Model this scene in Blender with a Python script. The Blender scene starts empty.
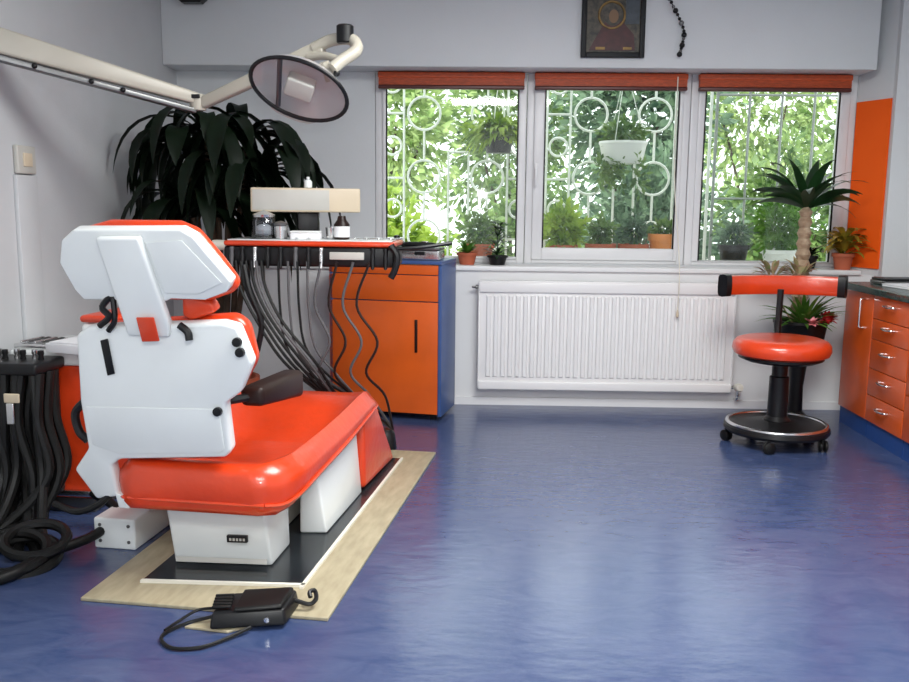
import bpy, bmesh, math, random
from mathutils import Vector, Matrix, Euler
random.seed(7)
PI = math.pi
R = math.radians
scene = bpy.context.scene
col = scene.collection

# ------------------------------------------------------------------ camera, sky, sun, lamps, exposure
cam_d = bpy.data.cameras.new('camera')
cam_d.sensor_width = 36.0
cam_d.lens = 36.0 * 900.0 / 909.0
cam_d.clip_start = 0.05
cam = bpy.data.objects.new('camera', cam_d)
col.objects.link(cam)
_p, _y, _r = R(8.72), R(1.3), R(0.6)
fw = Vector((-math.sin(_y) * math.cos(_p), math.cos(_y) * math.cos(_p), -math.sin(_p)))
r0 = fw.cross(Vector((0, 0, 1))).normalized()
u0 = r0.cross(fw)
rr = math.cos(_r) * r0 + math.sin(_r) * u0
uu = rr.cross(fw)
cam.matrix_world = Matrix(((rr.x, uu.x, -fw.x, 0), (rr.y, uu.y, -fw.y, 0), (rr.z, uu.z, -fw.z, 1.25), (0, 0, 0, 1)))
scene.camera = cam

world = bpy.data.worlds.new('sky')
scene.world = world
world.use_nodes = True
bg = world.node_tree.nodes['Background']
bg.inputs['Color'].default_value = (0.93, 0.97, 1.0, 1)
bg.inputs['Strength'].default_value = 2.6

def light(kind, name, loc, rot, energy, color=(1, 1, 1), **kw):
    d = bpy.data.lights.new(name, kind)
    d.energy = energy
    d.color = color
    for k, v in kw.items():
        setattr(d, k, v)
    o = bpy.data.objects.new(name, d)
    o.location = loc
    o.rotation_euler = rot
    col.objects.link(o)
    return o

light('SUN', 'sun', (0, 0, 10), (R(42), R(-16), 0), 5.0, (1, 0.96, 0.88), angle=R(1.0))
light('AREA', 'ceiling_lamp', (0.7, 2.6, 2.56), (0, 0, 0), 118, (0.99, 1, 0.97), shape='RECTANGLE', size=1.3, size_y=1.3)
light('AREA', 'ceiling_lamp_behind', (0.3, -0.6, 2.56), (0, 0, 0), 100, (0.99, 1, 0.97), shape='RECTANGLE', size=1.3, size_y=0.8)
light('AREA', 'camera_flash', (0.06, -0.05, 1.36), (R(84), 0, 0), 12, (1, 1, 1), shape='DISK', size=0.07)

scene.view_settings.view_transform = 'Standard'
scene.view_settings.look = 'None'
scene.view_settings.gamma = 1.0
scene.view_settings.use_curve_mapping = False
scene.view_settings.exposure = 0.0

# ------------------------------------------------------------------ materials
def mat(name, c, rough=0.5, metal=0.0, var=0.0, vscale=8.0, bump=0.0, bscale=60.0, coat=0.0, spec=0.5, c2=None, transl=0.0, stretch=(1, 1, 1)):
    m = bpy.data.materials.new(name)
    m.use_nodes = True
    nt = m.node_tree
    b = nt.nodes['Principled BSDF']
    b.inputs['Base Color'].default_value = (*c, 1)
    b.inputs['Roughness'].default_value = rough
    b.inputs['Metallic'].default_value = metal
    b.inputs['Coat Weight'].default_value = coat
    b.inputs['Coat Roughness'].default_value = 0.12
    b.inputs['Specular IOR Level'].default_value = spec
    tc = nt.nodes.new('ShaderNodeTexCoord')
    mp = nt.nodes.new('ShaderNodeMapping')
    mp.inputs['Scale'].default_value = stretch
    nt.links.new(tc.outputs['Object'], mp.inputs['Vector'])
    if var > 0 or c2:
        n = nt.nodes.new('ShaderNodeTexNoise')
        n.inputs['Scale'].default_value = vscale
        n.inputs['Detail'].default_value = 4
        nt.links.new(mp.outputs[0], n.inputs['Vector'])
        rp = nt.nodes.new('ShaderNodeValToRGB')
        rp.color_ramp.elements[0].position = 0.32
        rp.color_ramp.elements[1].position = 0.68
        hi = c2 if c2 else tuple(min(1, v * (1 + var)) for v in c)
        lo = c if c2 else tuple(v * (1 - var) for v in c)
        rp.color_ramp.elements[0].color = (*lo, 1)
        rp.color_ramp.elements[1].color = (*hi, 1)
        nt.links.new(n.outputs['Fac'], rp.inputs[0])
        nt.links.new(rp.outputs[0], b.inputs['Base Color'])
    if bump > 0:
        n2 = nt.nodes.new('ShaderNodeTexNoise')
        n2.inputs['Scale'].default_value = bscale
        n2.inputs['Detail'].default_value = 3
        nt.links.new(mp.outputs[0], n2.inputs['Vector'])
        bp = nt.nodes.new('ShaderNodeBump')
        bp.inputs['Strength'].default_value = bump
        bp.inputs['Distance'].default_value = 0.02
        nt.links.new(n2.outputs['Fac'], bp.inputs['Height'])
        nt.links.new(bp.outputs[0], b.inputs['Normal'])
    if transl > 0:
        t = nt.nodes.new('ShaderNodeBsdfTranslucent')
        src = b.inputs['Base Color'].links
        if src:
            nt.links.new(src[0].from_socket, t.inputs['Color'])
        else:
            t.inputs['Color'].default_value = (*c, 1)
        mx = nt.nodes.new('ShaderNodeMixShader')
        mx.inputs[0].default_value = transl
        nt.links.new(b.outputs[0], mx.inputs[1])
        nt.links.new(t.outputs[0], mx.inputs[2])
        nt.links.new(mx.outputs[0], nt.nodes['Material Output'].inputs['Surface'])
    return m

def glass_mat(name, tint=(0.97, 1, 0.98), refl=0.9):
    m = bpy.data.materials.new(name)
    m.use_nodes = True
    nt = m.node_tree
    nt.nodes.remove(nt.nodes['Principled BSDF'])
    tr = nt.nodes.new('ShaderNodeBsdfTransparent')
    tr.inputs[0].default_value = (*tint, 1)
    gl = nt.nodes.new('ShaderNodeBsdfGlossy')
    gl.inputs['Roughness'].default_value = 0.03
    fr = nt.nodes.new('ShaderNodeFresnel')
    fr.inputs[0].default_value = 1.45
    mu = nt.nodes.new('ShaderNodeMath')
    mu.operation = 'MULTIPLY'
    mu.inputs[1].default_value = refl
    mx = nt.nodes.new('ShaderNodeMixShader')
    nt.links.new(fr.outputs[0], mu.inputs[0])
    nt.links.new(mu.outputs[0], mx.inputs[0])
    nt.links.new(tr.outputs[0], mx.inputs[1])
    nt.links.new(gl.outputs[0], mx.inputs[2])
    nt.links.new(mx.outputs[0], nt.nodes['Material Output'].inputs['Surface'])
    return m

M = {}
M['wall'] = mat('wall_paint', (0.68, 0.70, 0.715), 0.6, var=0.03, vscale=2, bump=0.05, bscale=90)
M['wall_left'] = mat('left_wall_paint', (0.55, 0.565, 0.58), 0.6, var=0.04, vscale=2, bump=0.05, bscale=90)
M['wall_low'] = mat('parapet_gloss_paint', (0.76, 0.76, 0.77), 0.35, var=0.02, vscale=3)
M['ceil'] = mat('ceiling_paint', (0.75, 0.75, 0.76), 0.7)
M['trim'] = mat('white_window_plastic', (0.76, 0.76, 0.77), 0.3, var=0.03, vscale=5)
M['rad'] = mat('radiator_enamel', (0.82, 0.81, 0.81), 0.25)
M['white'] = mat('white_chair_shell', (0.80, 0.83, 0.82), 0.28, var=0.03, vscale=4, coat=0.3)
M['white_warm'] = mat('cream_enamel', (0.78, 0.75, 0.66), 0.35, var=0.04, vscale=5)
M['lamp_enamel'] = mat('lamp_enamel', (0.46, 0.43, 0.36), 0.35, var=0.05, vscale=5)
M['beige'] = mat('beige_plastic', (0.62, 0.52, 0.38), 0.45, var=0.05, vscale=6)
M['vinyl'] = mat('orange_vinyl', (0.66, 0.050, 0.009), 0.30, var=0.10, vscale=5, bump=0.12, bscale=25, coat=0.35)
M['lam'] = mat('orange_laminate', (0.66, 0.105, 0.010), 0.32, var=0.10, vscale=4, coat=0.15)
M['lam_r'] = mat('orange_laminate_drawers', (0.62, 0.088, 0.010), 0.28, var=0.14, vscale=5, coat=0.25)
M['orange_flat'] = mat('orange_panel_paint', (1.0, 0.125, 0.010), 0.6, spec=0.15, var=0.03, vscale=4)
M['blind'] = mat('red_brown_slats', (0.52, 0.078, 0.018), 0.5, var=0.25, vscale=30, stretch=(1, 1, 6))
M['blind_rail'] = mat('dark_red_rail', (0.09, 0.016, 0.012), 0.4)
M['blue'] = mat('blue_laminate', (0.045, 0.095, 0.26), 0.35, var=0.08)
M['toe'] = mat('blue_plinth', (0.012, 0.055, 0.22), 0.4, var=0.1)
M['counter'] = mat('dark_green_counter', (0.03, 0.06, 0.055), 0.25, var=0.3, vscale=40)
M['black'] = mat('black_plastic', (0.006, 0.006, 0.007), 0.38, spec=0.35)
M['rubber'] = mat('black_rubber', (0.006, 0.006, 0.006), 0.42, spec=0.3)
M['hose_grey'] = mat('grey_hose', (0.09, 0.09, 0.095), 0.4)
M['dark_brown'] = mat('dark_brown_vinyl', (0.018, 0.007, 0.005), 0.4, spec=0.3)
M['metal'] = mat('brushed_metal', (0.72, 0.72, 0.72), 0.25, 1.0)
M['dark_metal'] = mat('dark_metal', (0.2, 0.2, 0.2), 0.35, 0.9)
M['mat_beige'] = mat('beige_board', (0.34, 0.29, 0.19), 0.45, var=0.13, vscale=9, c2=(0.44, 0.385, 0.26), stretch=(4, 1, 1))
M['mat_dark'] = mat('dark_sheet', (0.018, 0.022, 0.026), 0.18, var=0.4, vscale=4)
M['terra'] = mat('terracotta', (0.42, 0.10, 0.045), 0.7, var=0.15)
M['pot_orange'] = mat('orange_glazed_pot', (0.72, 0.25, 0.07), 0.5, var=0.1)
M['soil'] = mat('soil', (0.03, 0.02, 0.014), 0.9)
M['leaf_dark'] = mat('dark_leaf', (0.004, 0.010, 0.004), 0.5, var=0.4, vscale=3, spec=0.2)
M['leaf_palm'] = mat('palm_leaf', (0.012, 0.045, 0.012), 0.38, var=0.4, vscale=6, transl=0.15)
M['leaf_green'] = mat('green_leaf', (0.05, 0.16, 0.02), 0.5, c2=(0.16, 0.34, 0.04), vscale=9, transl=0.3)
M['leaf_lime'] = mat('lime_leaf', (0.13, 0.25, 0.02), 0.5, c2=(0.48, 0.62, 0.09), vscale=7, transl=0.4)
M['leaf_mid'] = mat('garden_leaf', (0.045, 0.11, 0.03), 0.5, c2=(0.26, 0.38, 0.12), vscale=6, transl=0.35)
M['leaf_cool'] = mat('blue_green_leaf', (0.03, 0.08, 0.045), 0.5, c2=(0.20, 0.30, 0.18), vscale=6, transl=0.35)
M['leaf_pale'] = mat('pale_leaf', (0.12, 0.23, 0.05), 0.5, c2=(0.50, 0.62, 0.26), vscale=6, transl=0.35)
M['leaf_croton'] = mat('croton_leaf', (0.16, 0.20, 0.02), 0.45, c2=(0.55, 0.30, 0.03), vscale=14, transl=0.2)
M['leaf_pink'] = mat('pink_variegated_leaf', (0.55, 0.30, 0.22), 0.5, c2=(0.30, 0.36, 0.14), vscale=30, transl=0.2)
M['petal_red'] = mat('red_petal', (0.50, 0.012, 0.014), 0.45, var=0.4, vscale=25)
M['petal_pink'] = mat('pink_petal', (0.80, 0.30, 0.33), 0.5, var=0.2, vscale=20)
M['bark'] = mat('palm_bark', (0.28, 0.18, 0.11), 0.8, c2=(0.50, 0.38, 0.26), vscale=22, bump=0.6, bscale=40)
M['bark_dark'] = mat('dark_bark', (0.06, 0.04, 0.025), 0.8, var=0.4, vscale=15, bump=0.5)
M['iron'] = mat('white_painted_iron', (0.80, 0.82, 0.76), 0.45, var=0.05)
M['iron_grey'] = mat('grey_iron', (0.30, 0.32, 0.30), 0.5)
M['white_pot'] = mat('white_planter', (0.84, 0.84, 0.82), 0.4)
M['paving'] = mat('pale_paving', (0.62, 0.60, 0.55), 0.8, var=0.15, vscale=2)
M['paper'] = mat('paper', (0.82, 0.82, 0.84), 0.6, var=0.03)
M['grey_plastic'] = mat('grey_plastic', (0.50, 0.49, 0.45), 0.5, var=0.04)
M['glass'] = glass_mat('window_glass')
M['jar_glass'] = glass_mat('jar_glass', (0.80, 0.82, 0.84), 2.2)
M['lens'] = glass_mat('lamp_glass', (0.97, 0.97, 0.98), 0.6)
def reflector_mat():
    m = mat('lamp_reflector', (0.86, 0.84, 0.84), 0.30, 0.40)
    nt = m.node_tree
    tr = nt.nodes.new('ShaderNodeBsdfTransparent')
    mx = nt.nodes.new('ShaderNodeMixShader')
    mx.inputs[0].default_value = 0.25
    nt.links.new(nt.nodes['Principled BSDF'].outputs[0], mx.inputs[1])
    nt.links.new(tr.outputs[0], mx.inputs[2])
    nt.links.new(mx.outputs[0], nt.nodes['Material Output'].inputs['Surface'])
    return m
M['mirror'] = reflector_mat()
M['gold'] = mat('gold_leaf', (0.24, 0.15, 0.05), 0.5, 0.4, var=0.3, vscale=30)
M['icon_dark'] = mat('icon_ground', (0.02, 0.02, 0.018), 0.5, c2=(0.10, 0.085, 0.06), vscale=40)
M['icon_red'] = mat('icon_dark_red', (0.06, 0.014, 0.016), 0.5, var=0.3, vscale=30)
M['icon_skin'] = mat('icon_ochre', (0.22, 0.13, 0.07), 0.6)
M['icon_blue'] = mat('icon_grey_blue', (0.05, 0.065, 0.08), 0.5, var=0.3, vscale=30)
M['frame_dark'] = mat('icon_frame', (0.008, 0.009, 0.011), 0.5, spec=0.3)

# marbled linoleum floor
def floor_mat():
    m = bpy.data.materials.new('blue_linoleum')
    m.use_nodes = True
    nt = m.node_tree
    b = nt.nodes['Principled BSDF']
    tc = nt.nodes.new('ShaderNodeTexCoord')
    mp = nt.nodes.new('ShaderNodeMapping')
    mp.inputs['Scale'].default_value = (1, 2.2, 1)
    nt.links.new(tc.outputs['Object'], mp.inputs[0])
    n = nt.nodes.new('ShaderNodeTexNoise')
    n.inputs['Scale'].default_value = 5
    n.inputs['Detail'].default_value = 7
    n.inputs['Roughness'].default_value = 0.65
    n.inputs['Distortion'].default_value = 1.2
    nt.links.new(mp.outputs[0], n.inputs['Vector'])
    rp = nt.nodes.new('ShaderNodeValToRGB')
    rp.color_ramp.elements[0].position = 0.30
    rp.color_ramp.elements[0].color = (0.032, 0.056, 0.145, 1)
    rp.color_ramp.elements[1].position = 0.72
    rp.color_ramp.elements[1].color = (0.068, 0.092, 0.190, 1)
    nt.links.new(n.outputs['Fac'], rp.inputs[0])
    nt.links.new(rp.outputs[0], b.inputs['Base Color'])
    rr_ = nt.nodes.new('ShaderNodeMapRange')
    rr_.inputs['To Min'].default_value = 0.15
    rr_.inputs['To Max'].default_value = 0.30
    nt.links.new(n.outputs['Fac'], rr_.inputs['Value'])
    nt.links.new(rr_.outputs[0], b.inputs['Roughness'])
    b.inputs['Specular IOR Level'].default_value = 0.85
    n2 = nt.nodes.new('ShaderNodeTexNoise')
    n2.inputs['Scale'].default_value = 9
    n2.inputs['Detail'].default_value = 3
    nt.links.new(mp.outputs[0], n2.inputs['Vector'])
    bp = nt.nodes.new('ShaderNodeBump')
    bp.inputs['Strength'].default_value = 0.10
    bp.inputs['Distance'].default_value = 0.02
    nt.links.new(n2.outputs['Fac'], bp.inputs['Height'])
    nt.links.new(bp.outputs[0], b.inputs['Normal'])
    return m
M['floor'] = floor_mat()

# ------------------------------------------------------------------ mesh helpers
def V(*a):
    return Vector(a[0]) if len(a) == 1 else Vector(a)

def frame_of(d):
    d = d.normalized()
    a = Vector((0, 0, 1)) if abs(d.z) < 0.9 else Vector((1, 0, 0))
    x = d.cross(a).normalized()
    return x, d.cross(x).normalized()

def spline(pts, n=8):
    pts = [V(p) for p in pts]
    if len(pts) < 3:
        return pts
    out = []
    P = [pts[0] * 2 - pts[1]] + pts + [pts[-1] * 2 - pts[-2]]
    for i in range(1, len(P) - 2):
        a, b, c, d = P[i - 1], P[i], P[i + 1], P[i + 2]
        for k in range(n):
            t = k / n
            out.append(0.5 * ((2 * b) + (c - a) * t + (2 * a - 5 * b + 4 * c - d) * t * t + (3 * b - a - 3 * c + d) * t ** 3))
    out.append(pts[-1])
    return out

class MB:
    def __init__(self):
        self.bm = bmesh.new()

    def merge(self, tmp, bevel=0, seg=3):
        if bevel > 0:
            bmesh.ops.recalc_face_normals(tmp, faces=tmp.faces)
            es = [e for e in tmp.edges if len(e.link_faces) == 2 and e.calc_face_angle(0) > R(28)]
            bmesh.ops.bevel(tmp, geom=es, offset=bevel, segments=seg, profile=0.5, affect='EDGES', clamp_overlap=True)
        me = bpy.data.meshes.new('tmp')
        tmp.to_mesh(me)
        tmp.free()
        self.bm.from_mesh(me)
        bpy.data.meshes.remove(me)
        return self

    def box(self, x0, x1, y0, y1, z0, z1, bevel=0, mtx=None, seg=3):
        t = bmesh.new()
        bmesh.ops.create_cube(t, size=1)
        for v in t.verts:
            v.co = Vector((x0 + (v.co.x + .5) * (x1 - x0), y0 + (v.co.y + .5) * (y1 - y0), z0 + (v.co.z + .5) * (z1 - z0)))
        if mtx is not None:
            t.transform(mtx)
        return self.merge(t, bevel, seg)

    def hexa(self, bot, top, bevel=0):
        """bot, top: four points each, in the same order"""
        t = bmesh.new()
        a = [t.verts.new(p) for p in bot]
        b = [t.verts.new(p) for p in top]
        t.faces.new(a)
        t.faces.new(b)
        for i in range(4):
            t.faces.new((a[i], a[(i + 1) % 4], b[(i + 1) % 4], b[i]))
        return self.merge(t, bevel)

    def prism(self, pts, off, bevel=0, seg=3):
        """pts: planar 3-D outline, off: extrusion vector"""
        t = bmesh.new()
        off = V(off)
        a = [t.verts.new(V(p)) for p in pts]
        b = [t.verts.new(V(p) + off) for p in pts]
        t.faces.new(a)
        t.faces.new(b)
        n = len(pts)
        for i in range(n):
            t.faces.new((a[i], a[(i + 1) % n], b[(i + 1) % n], b[i]))
        return self.merge(t, bevel, seg)

    def rings(self, rings, cap=True):
        t = bmesh.new()
        rv = [[t.verts.new(p) for p in r] for r in rings]
        n = len(rv[0])
        for i in range(len(rv) - 1):
            for j in range(n):
                t.faces.new((rv[i][j], rv[i][(j + 1) % n], rv[i + 1][(j + 1) % n], rv[i + 1][j]))
        if cap:
            t.faces.new(rv[0])
            t.faces.new(rv[-1])
        return self.merge(t)

    def tube(self, pts, r, n=8, smooth=0, r1=None):
        pts = spline(pts, smooth) if smooth else [V(p) for p in pts]
        m = len(pts)
        rings = []
        px = None
        for i, p in enumerate(pts):
            d = (pts[min(i + 1, m - 1)] - pts[max(i - 1, 0)])
            if d.length < 1e-9:
                d = Vector((0, 0, 1))
            if px is None:
                x, y = frame_of(d)
            else:
                d.normalize()
                x = (px - d * px.dot(d)).normalized()
                y = d.cross(x)
            px = x
            rad = r if r1 is None else r + (r1 - r) * i / (m - 1)
            rings.append([p + (x * math.cos(2 * PI * k / n) + y * math.sin(2 * PI * k / n)) * rad for k in range(n)])
        return self.rings(rings)

    def lathe(self, c, prof, n=24, axis=(0, 0, 1), sx=1, sy=1):
        c = V(c)
        ax = V(axis).normalized()
        x, y = frame_of(ax)
        if abs(ax.z) > 0.99:
            x, y = Vector((1, 0, 0)), Vector((0, 1, 0))
        rings = [[c + ax * z + (x * math.cos(2 * PI * k / n) * sx + y * math.sin(2 * PI * k / n) * sy) * max(r, 1e-4) for k in range(n)] for r, z in prof]
        return self.rings(rings)

    def torus(self, c, rad, r, axis=(0, 1, 0), n=24, m=6, sx=1, sy=1):
        x, y = frame_of(V(axis))
        c = V(c)
        ax = V(axis).normalized()
        t = bmesh.new()
        rv = []
        for i in range(n):
            a = 2 * PI * i / n
            d = x * math.cos(a) * sx + y * math.sin(a) * sy
            dn = d.normalized()
            rv.append([t.verts.new(c + d * rad + (dn * math.cos(2 * PI * k / m) + ax * math.sin(2 * PI * k / m)) * r) for k in range(m)])
        for i in range(n):
            for k in range(m):
                t.faces.new((rv[i][k], rv[i][(k + 1) % m], rv[(i + 1) % n][(k + 1) % m], rv[(i + 1) % n][k]))
        return self.merge(t)

    def sphere(self, c, rx, ry=None, rz=None, seg=16):
        t = bmesh.new()
        bmesh.ops.create_uvsphere(t, u_segments=seg, v_segments=max(6, seg // 2), radius=1)
        ry = ry or rx
        rz = rz or rx
        for v in t.verts:
            v.co = Vector((v.co.x * rx, v.co.y * ry, v.co.z * rz)) + V(c)
        return self.merge(t)

    def blade(self, base, d, L, w, droop=0.5, n=7, fold=0.25, taper=0.5, roll=0.0):
        """a strap or lance leaf: arches from direction d down by droop"""
        bm = self.bm
        p = V(base)
        d = V(d).normalized()
        prev = None
        for i in range(n + 1):
            t = i / n
            side = d.cross(Vector((0, 0, 1)))
            if side.length < 1e-3:
                side = Vector((1, 0, 0))
            side.normalize()
            if roll:
                side = Matrix.Rotation(roll, 3, d) @ side
            up = side.cross(d).normalized()
            prof = (t / taper) ** 0.6 if t < taper else max(0.02, 1 - ((t - taper) / (1 - taper)) ** 1.6)
            ww = w * 0.5 * max(0.12, prof) if t < 0.98 else w * 0.02
            row = (bm.verts.new(p - side * ww + up * ww * fold), bm.verts.new(p), bm.verts.new(p + side * ww + up * ww * fold))
            if prev:
                bm.faces.new((prev[0], prev[1], row[1], row[0]))
                bm.faces.new((prev[1], prev[2], row[2], row[1]))
            prev = row
            p = p + d * (L / n)
            d = (d + Vector((0, 0, -1)) * droop / n * (0.6 + 1.2 * t)).normalized()
        return self

    def leaf(self, c, d, L, w):
        bm = self.bm
        d = V(d).normalized()
        s, u = frame_of(d)
        s = Matrix.Rotation(random.uniform(0, PI), 3, d) @ s
        u = d.cross(s)
        c = V(c)
        a = bm.verts.new(c)
        b = bm.verts.new(c + d * L * .5 + s * w * .5 + u * w * .12)
        e = bm.verts.new(c + d * L)
        f = bm.verts.new(c + d * L * .5 - s * w * .5 + u * w * .12)
        bm.faces.new((a, b, e))
        bm.faces.new((a, e, f))
        return self

    def cloud(self, c, rad, count, L, w, shell=0.35, flat=None):
        c = V(c)
        for _ in range(count):
            v = Vector((random.gauss(0, 1), random.gauss(0, 1), random.gauss(0, 1))).normalized()
            r = random.uniform(shell, 1) ** 0.7
            lump = 0.82 + 0.18 * math.sin(v.x * 5 + c.x * 3) * math.sin(v.y * 5 + c.y) + 0.16 * math.sin(v.z * 7 + c.x)
            p = c + Vector((v.x * rad[0], v.y * rad[1], v.z * rad[2])) * r * lump
            if flat is not None and p.z < flat:
                p.z = flat + random.random() * 0.05
            d = v + Vector((random.gauss(0, .6), random.gauss(0, .6), random.gauss(0, .6) - .2))
            k = random.uniform(.7, 1.3)
            self.leaf(p, d, L * k, w * k)
        return self

    def build(self, name, material, parent=None, loc=None, smooth=True, angle=38, recalc=True):
        bm = self.bm
        if loc is not None:
            bm.transform(Matrix.Translation(-V(loc)))
        if recalc:
            bmesh.ops.recalc_face_normals(bm, faces=bm.faces)
        for f in bm.faces:
            f.smooth = smooth
        if smooth:
            for e in bm.edges:
                if len(e.link_faces) == 2 and e.calc_face_angle(0) > R(angle):
                    e.smooth = False
        me = bpy.data.meshes.new(name)
        bm.to_mesh(me)
        bm.free()
        me.materials.append(M[material] if isinstance(material, str) else material)
        o = bpy.data.objects.new(name, me)
        col.objects.link(o)
        if parent is not None:
            o.parent = parent
        if loc is not None:
            o.location = loc
        return o

def tag(o, label, cat, group=None, kind=None):
    o['label'] = label
    o['category'] = cat
    if group:
        o['group'] = group
    if kind:
        o['kind'] = kind
    return o

def thing(name, label, cat, loc=(0, 0, 0), rz=0, group=None):
    o = bpy.data.objects.new(name, None)
    o.empty_display_size = 0.1
    o.location = loc
    o.rotation_euler = (0, 0, rz)
    col.objects.link(o)
    return tag(o, label, cat, group)

def structure(o, label, cat):
    return tag(o, label, cat, None, 'structure')

def copy_tree(root, loc, rz=None, label=None):
    r = root.copy()
    col.objects.link(r)
    r.location = loc
    if rz is not None:
        r.rotation_euler = (0, 0, rz)
    if label:
        r['label'] = label
    for ch in list(root.children):
        c = ch.copy()
        col.objects.link(c)
        c.parent = r
        for g in list(ch.children):
            d = g.copy()
            col.objects.link(d)
            d.parent = c
    return r

# ------------------------------------------------------------------ room shell
XL, XR, YB, YF, ZC = -1.88, 2.72, 5.75, -1.8, 2.62
PY, SZ = 5.54, 0.87           # parapet face, sill top
structure(MB().box(XL - .15, XR + .15, YF - .15, 5.9, -.1, 0).build('floor', 'floor'), 'blue marbled shiny linoleum floor', 'floor')
structure(MB().box(XL - .15, XR + .15, YF - .15, 5.9, ZC, ZC + .1).build('ceiling', 'ceil'), 'white ceiling of the surgery', 'ceiling')
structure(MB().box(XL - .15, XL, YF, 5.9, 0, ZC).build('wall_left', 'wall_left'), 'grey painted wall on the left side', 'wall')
structure(MB().box(XR, XR + .15, YF, 5.9, 0, ZC).build('wall_right', 'wall'), 'pale wall on the right above the counter', 'wall')
structure(MB().box(XL - .15, XR + .15, YF - .15, YF, 0, ZC).build('wall_front', 'wall'), 'wall behind the viewer', 'wall')
WX = [(-0.64, 0.305), (0.305, 1.315), (1.315, 2.33)]    # three window bays
WZ0, WZ1 = 0.875, 2.06
w = MB()
w.box(XL, WX[0][0], YB, YB + .15, 0, ZC)
w.box(WX[2][1], XR, YB, YB + .15, 0, ZC)
w.box(WX[0][0], WX[2][1], YB, YB + .15, 0, WZ0)
w.box(WX[0][0], WX[2][1], YB, YB + .15, WZ1, ZC)
structure(w.build('wall_back', 'wall'), 'back wall around the three windows', 'wall')
structure(MB().box(XL, XR, PY, YB - .002, 0, SZ - .03).build('wall_parapet', 'wall_low'), 'white low wall under the windows behind the radiator', 'wall')
structure(MB().box(XL + .002, 2.34, PY - .02, YB - .004, SZ - .03, SZ, .006).build('trim_1', 'trim'), 'white window sill board along the three windows', 'sill')
structure(MB().box(XL, 2.33, 5.5, YB - .002, 2.045, ZC, .006).build('trim_2', 'wall'), 'pale boxed beam above the windows', 'beam')
structure(MB().prism([(2.335, YB - .002, SZ - .03), (2.435, 5.5, SZ - .03), (2.435, YB - .002, SZ - .03)], (0, 0, ZC - SZ + .03)).build('trim_3', 'wall'), 'splayed white reveal right of the window', 'reveal')
structure(MB().box(2.436, XR, 5.46, YB - .002, 0, ZC).build('wall_pier', 'wall'), 'white pier in the right corner', 'wall')
structure(MB().box(XL, XR, PY - .012, PY - .001, 0, .05).build('baseboard_back', 'wall_low'), 'white baseboard below the radiator', 'baseboard')
# orange panel on the splay
nx, ny = -.93, -.37
tag(MB().prism([(2.336, 5.745, .882), (2.434, 5.500, .882), (2.434, 5.500, 1.885), (2.336, 5.745, 1.885)], (nx * .012, ny * .012, 0)).build('wall_panel', 'orange_flat'),
    'bright orange tall panel beside the right window', 'panel')
structure(MB().box(XL, XL + .018, 3.66, 3.83, 0, 1.345, .003).build('trim_4', 'wall_left'), 'white cable duct running down from the wall switch', 'duct')

# windows -----------------------------------------------------------
GL = [(-0.572, 0.255, 0.915, 1.99), (0.415, 1.245, 0.975, 1.99), (1.40, 2.225, 0.905, 1.99)]
for i, ((x0, x1), (g0, g1, z0, z1)) in enumerate(zip(WX, GL)):
    rt = thing('window_%d' % (i + 1), ['white framed window on the left, nearest the dental tray', 'white framed middle window with a hanging planter outside', 'white framed window on the right beside the orange panel'][i], 'window', ((x0 + x1) / 2, YB, WZ0))
    rt['kind'] = 'structure'
    L = rt.location.copy()
    f = MB()
    a, b = x0 + .002, x1 - .002
    f.box(a, x0 + .05, YB, YB + .08, WZ0 + .001, WZ1 - .001, .004)
    f.box(x1 - .05, b, YB, YB + .08, WZ0 + .001, WZ1 - .001, .004)
    f.box(x0 + .05, x1 - .05, YB, YB + .08, WZ1 - .05, WZ1 - .001, .004)
    f.box(x0 + .05, x1 - .05, YB, YB + .08, WZ0 + .001, WZ0 + .03, .004)
    f.bm.transform(Matrix.Translation(-L))
    f.build('window_frame', 'trim', rt)
    s = MB()
    ya, yb = YB - .015, YB + .05
    s.box(x0 + .045, g0, ya, yb, WZ0 + .025, z1 + .04, .005)
    s.box(g1, x1 - .045, ya, yb, WZ0 + .025, z1 + .04, .005)
    s.box(g0, g1, ya, yb, WZ0 + .025, z0, .005)
    s.box(g0, g1, ya, yb, z1, z1 + .04, .005)
    s.bm.transform(Matrix.Translation(-L))
    s.build('sash', 'trim', rt)
    g = MB().box(g0 - .005, g1 + .005, YB + .02, YB + .026, z0 - .005, z1 + .005)
    g.bm.transform(Matrix.Translation(-L))
    g.build('glass_pane', 'glass', rt)
    k = MB()
    k.box(g0, g0 + .009, ya + .004, ya + .012, z0, z1)
    k.box(g1 - .009, g1, ya + .004, ya + .012, z0, z1)
    k.bm.transform(Matrix.Translation(-L))
    k.build('gasket', 'rubber', rt)
    if i == 1:
        h = MB()
        h.box(x0 + .052, x0 + .075, ya - .012, ya, 1.42, 1.50, .003).box(x0 + .056, x0 + .070, ya - .035, ya - .012, 1.45, 1.47, .003).box(x0 + .054, x0 + .072, ya - .045, ya - .030, 1.36, 1.47, .004)
        h.bm.transform(Matrix.Translation(-L))
        h.build('handle', 'trim', rt)

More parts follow.
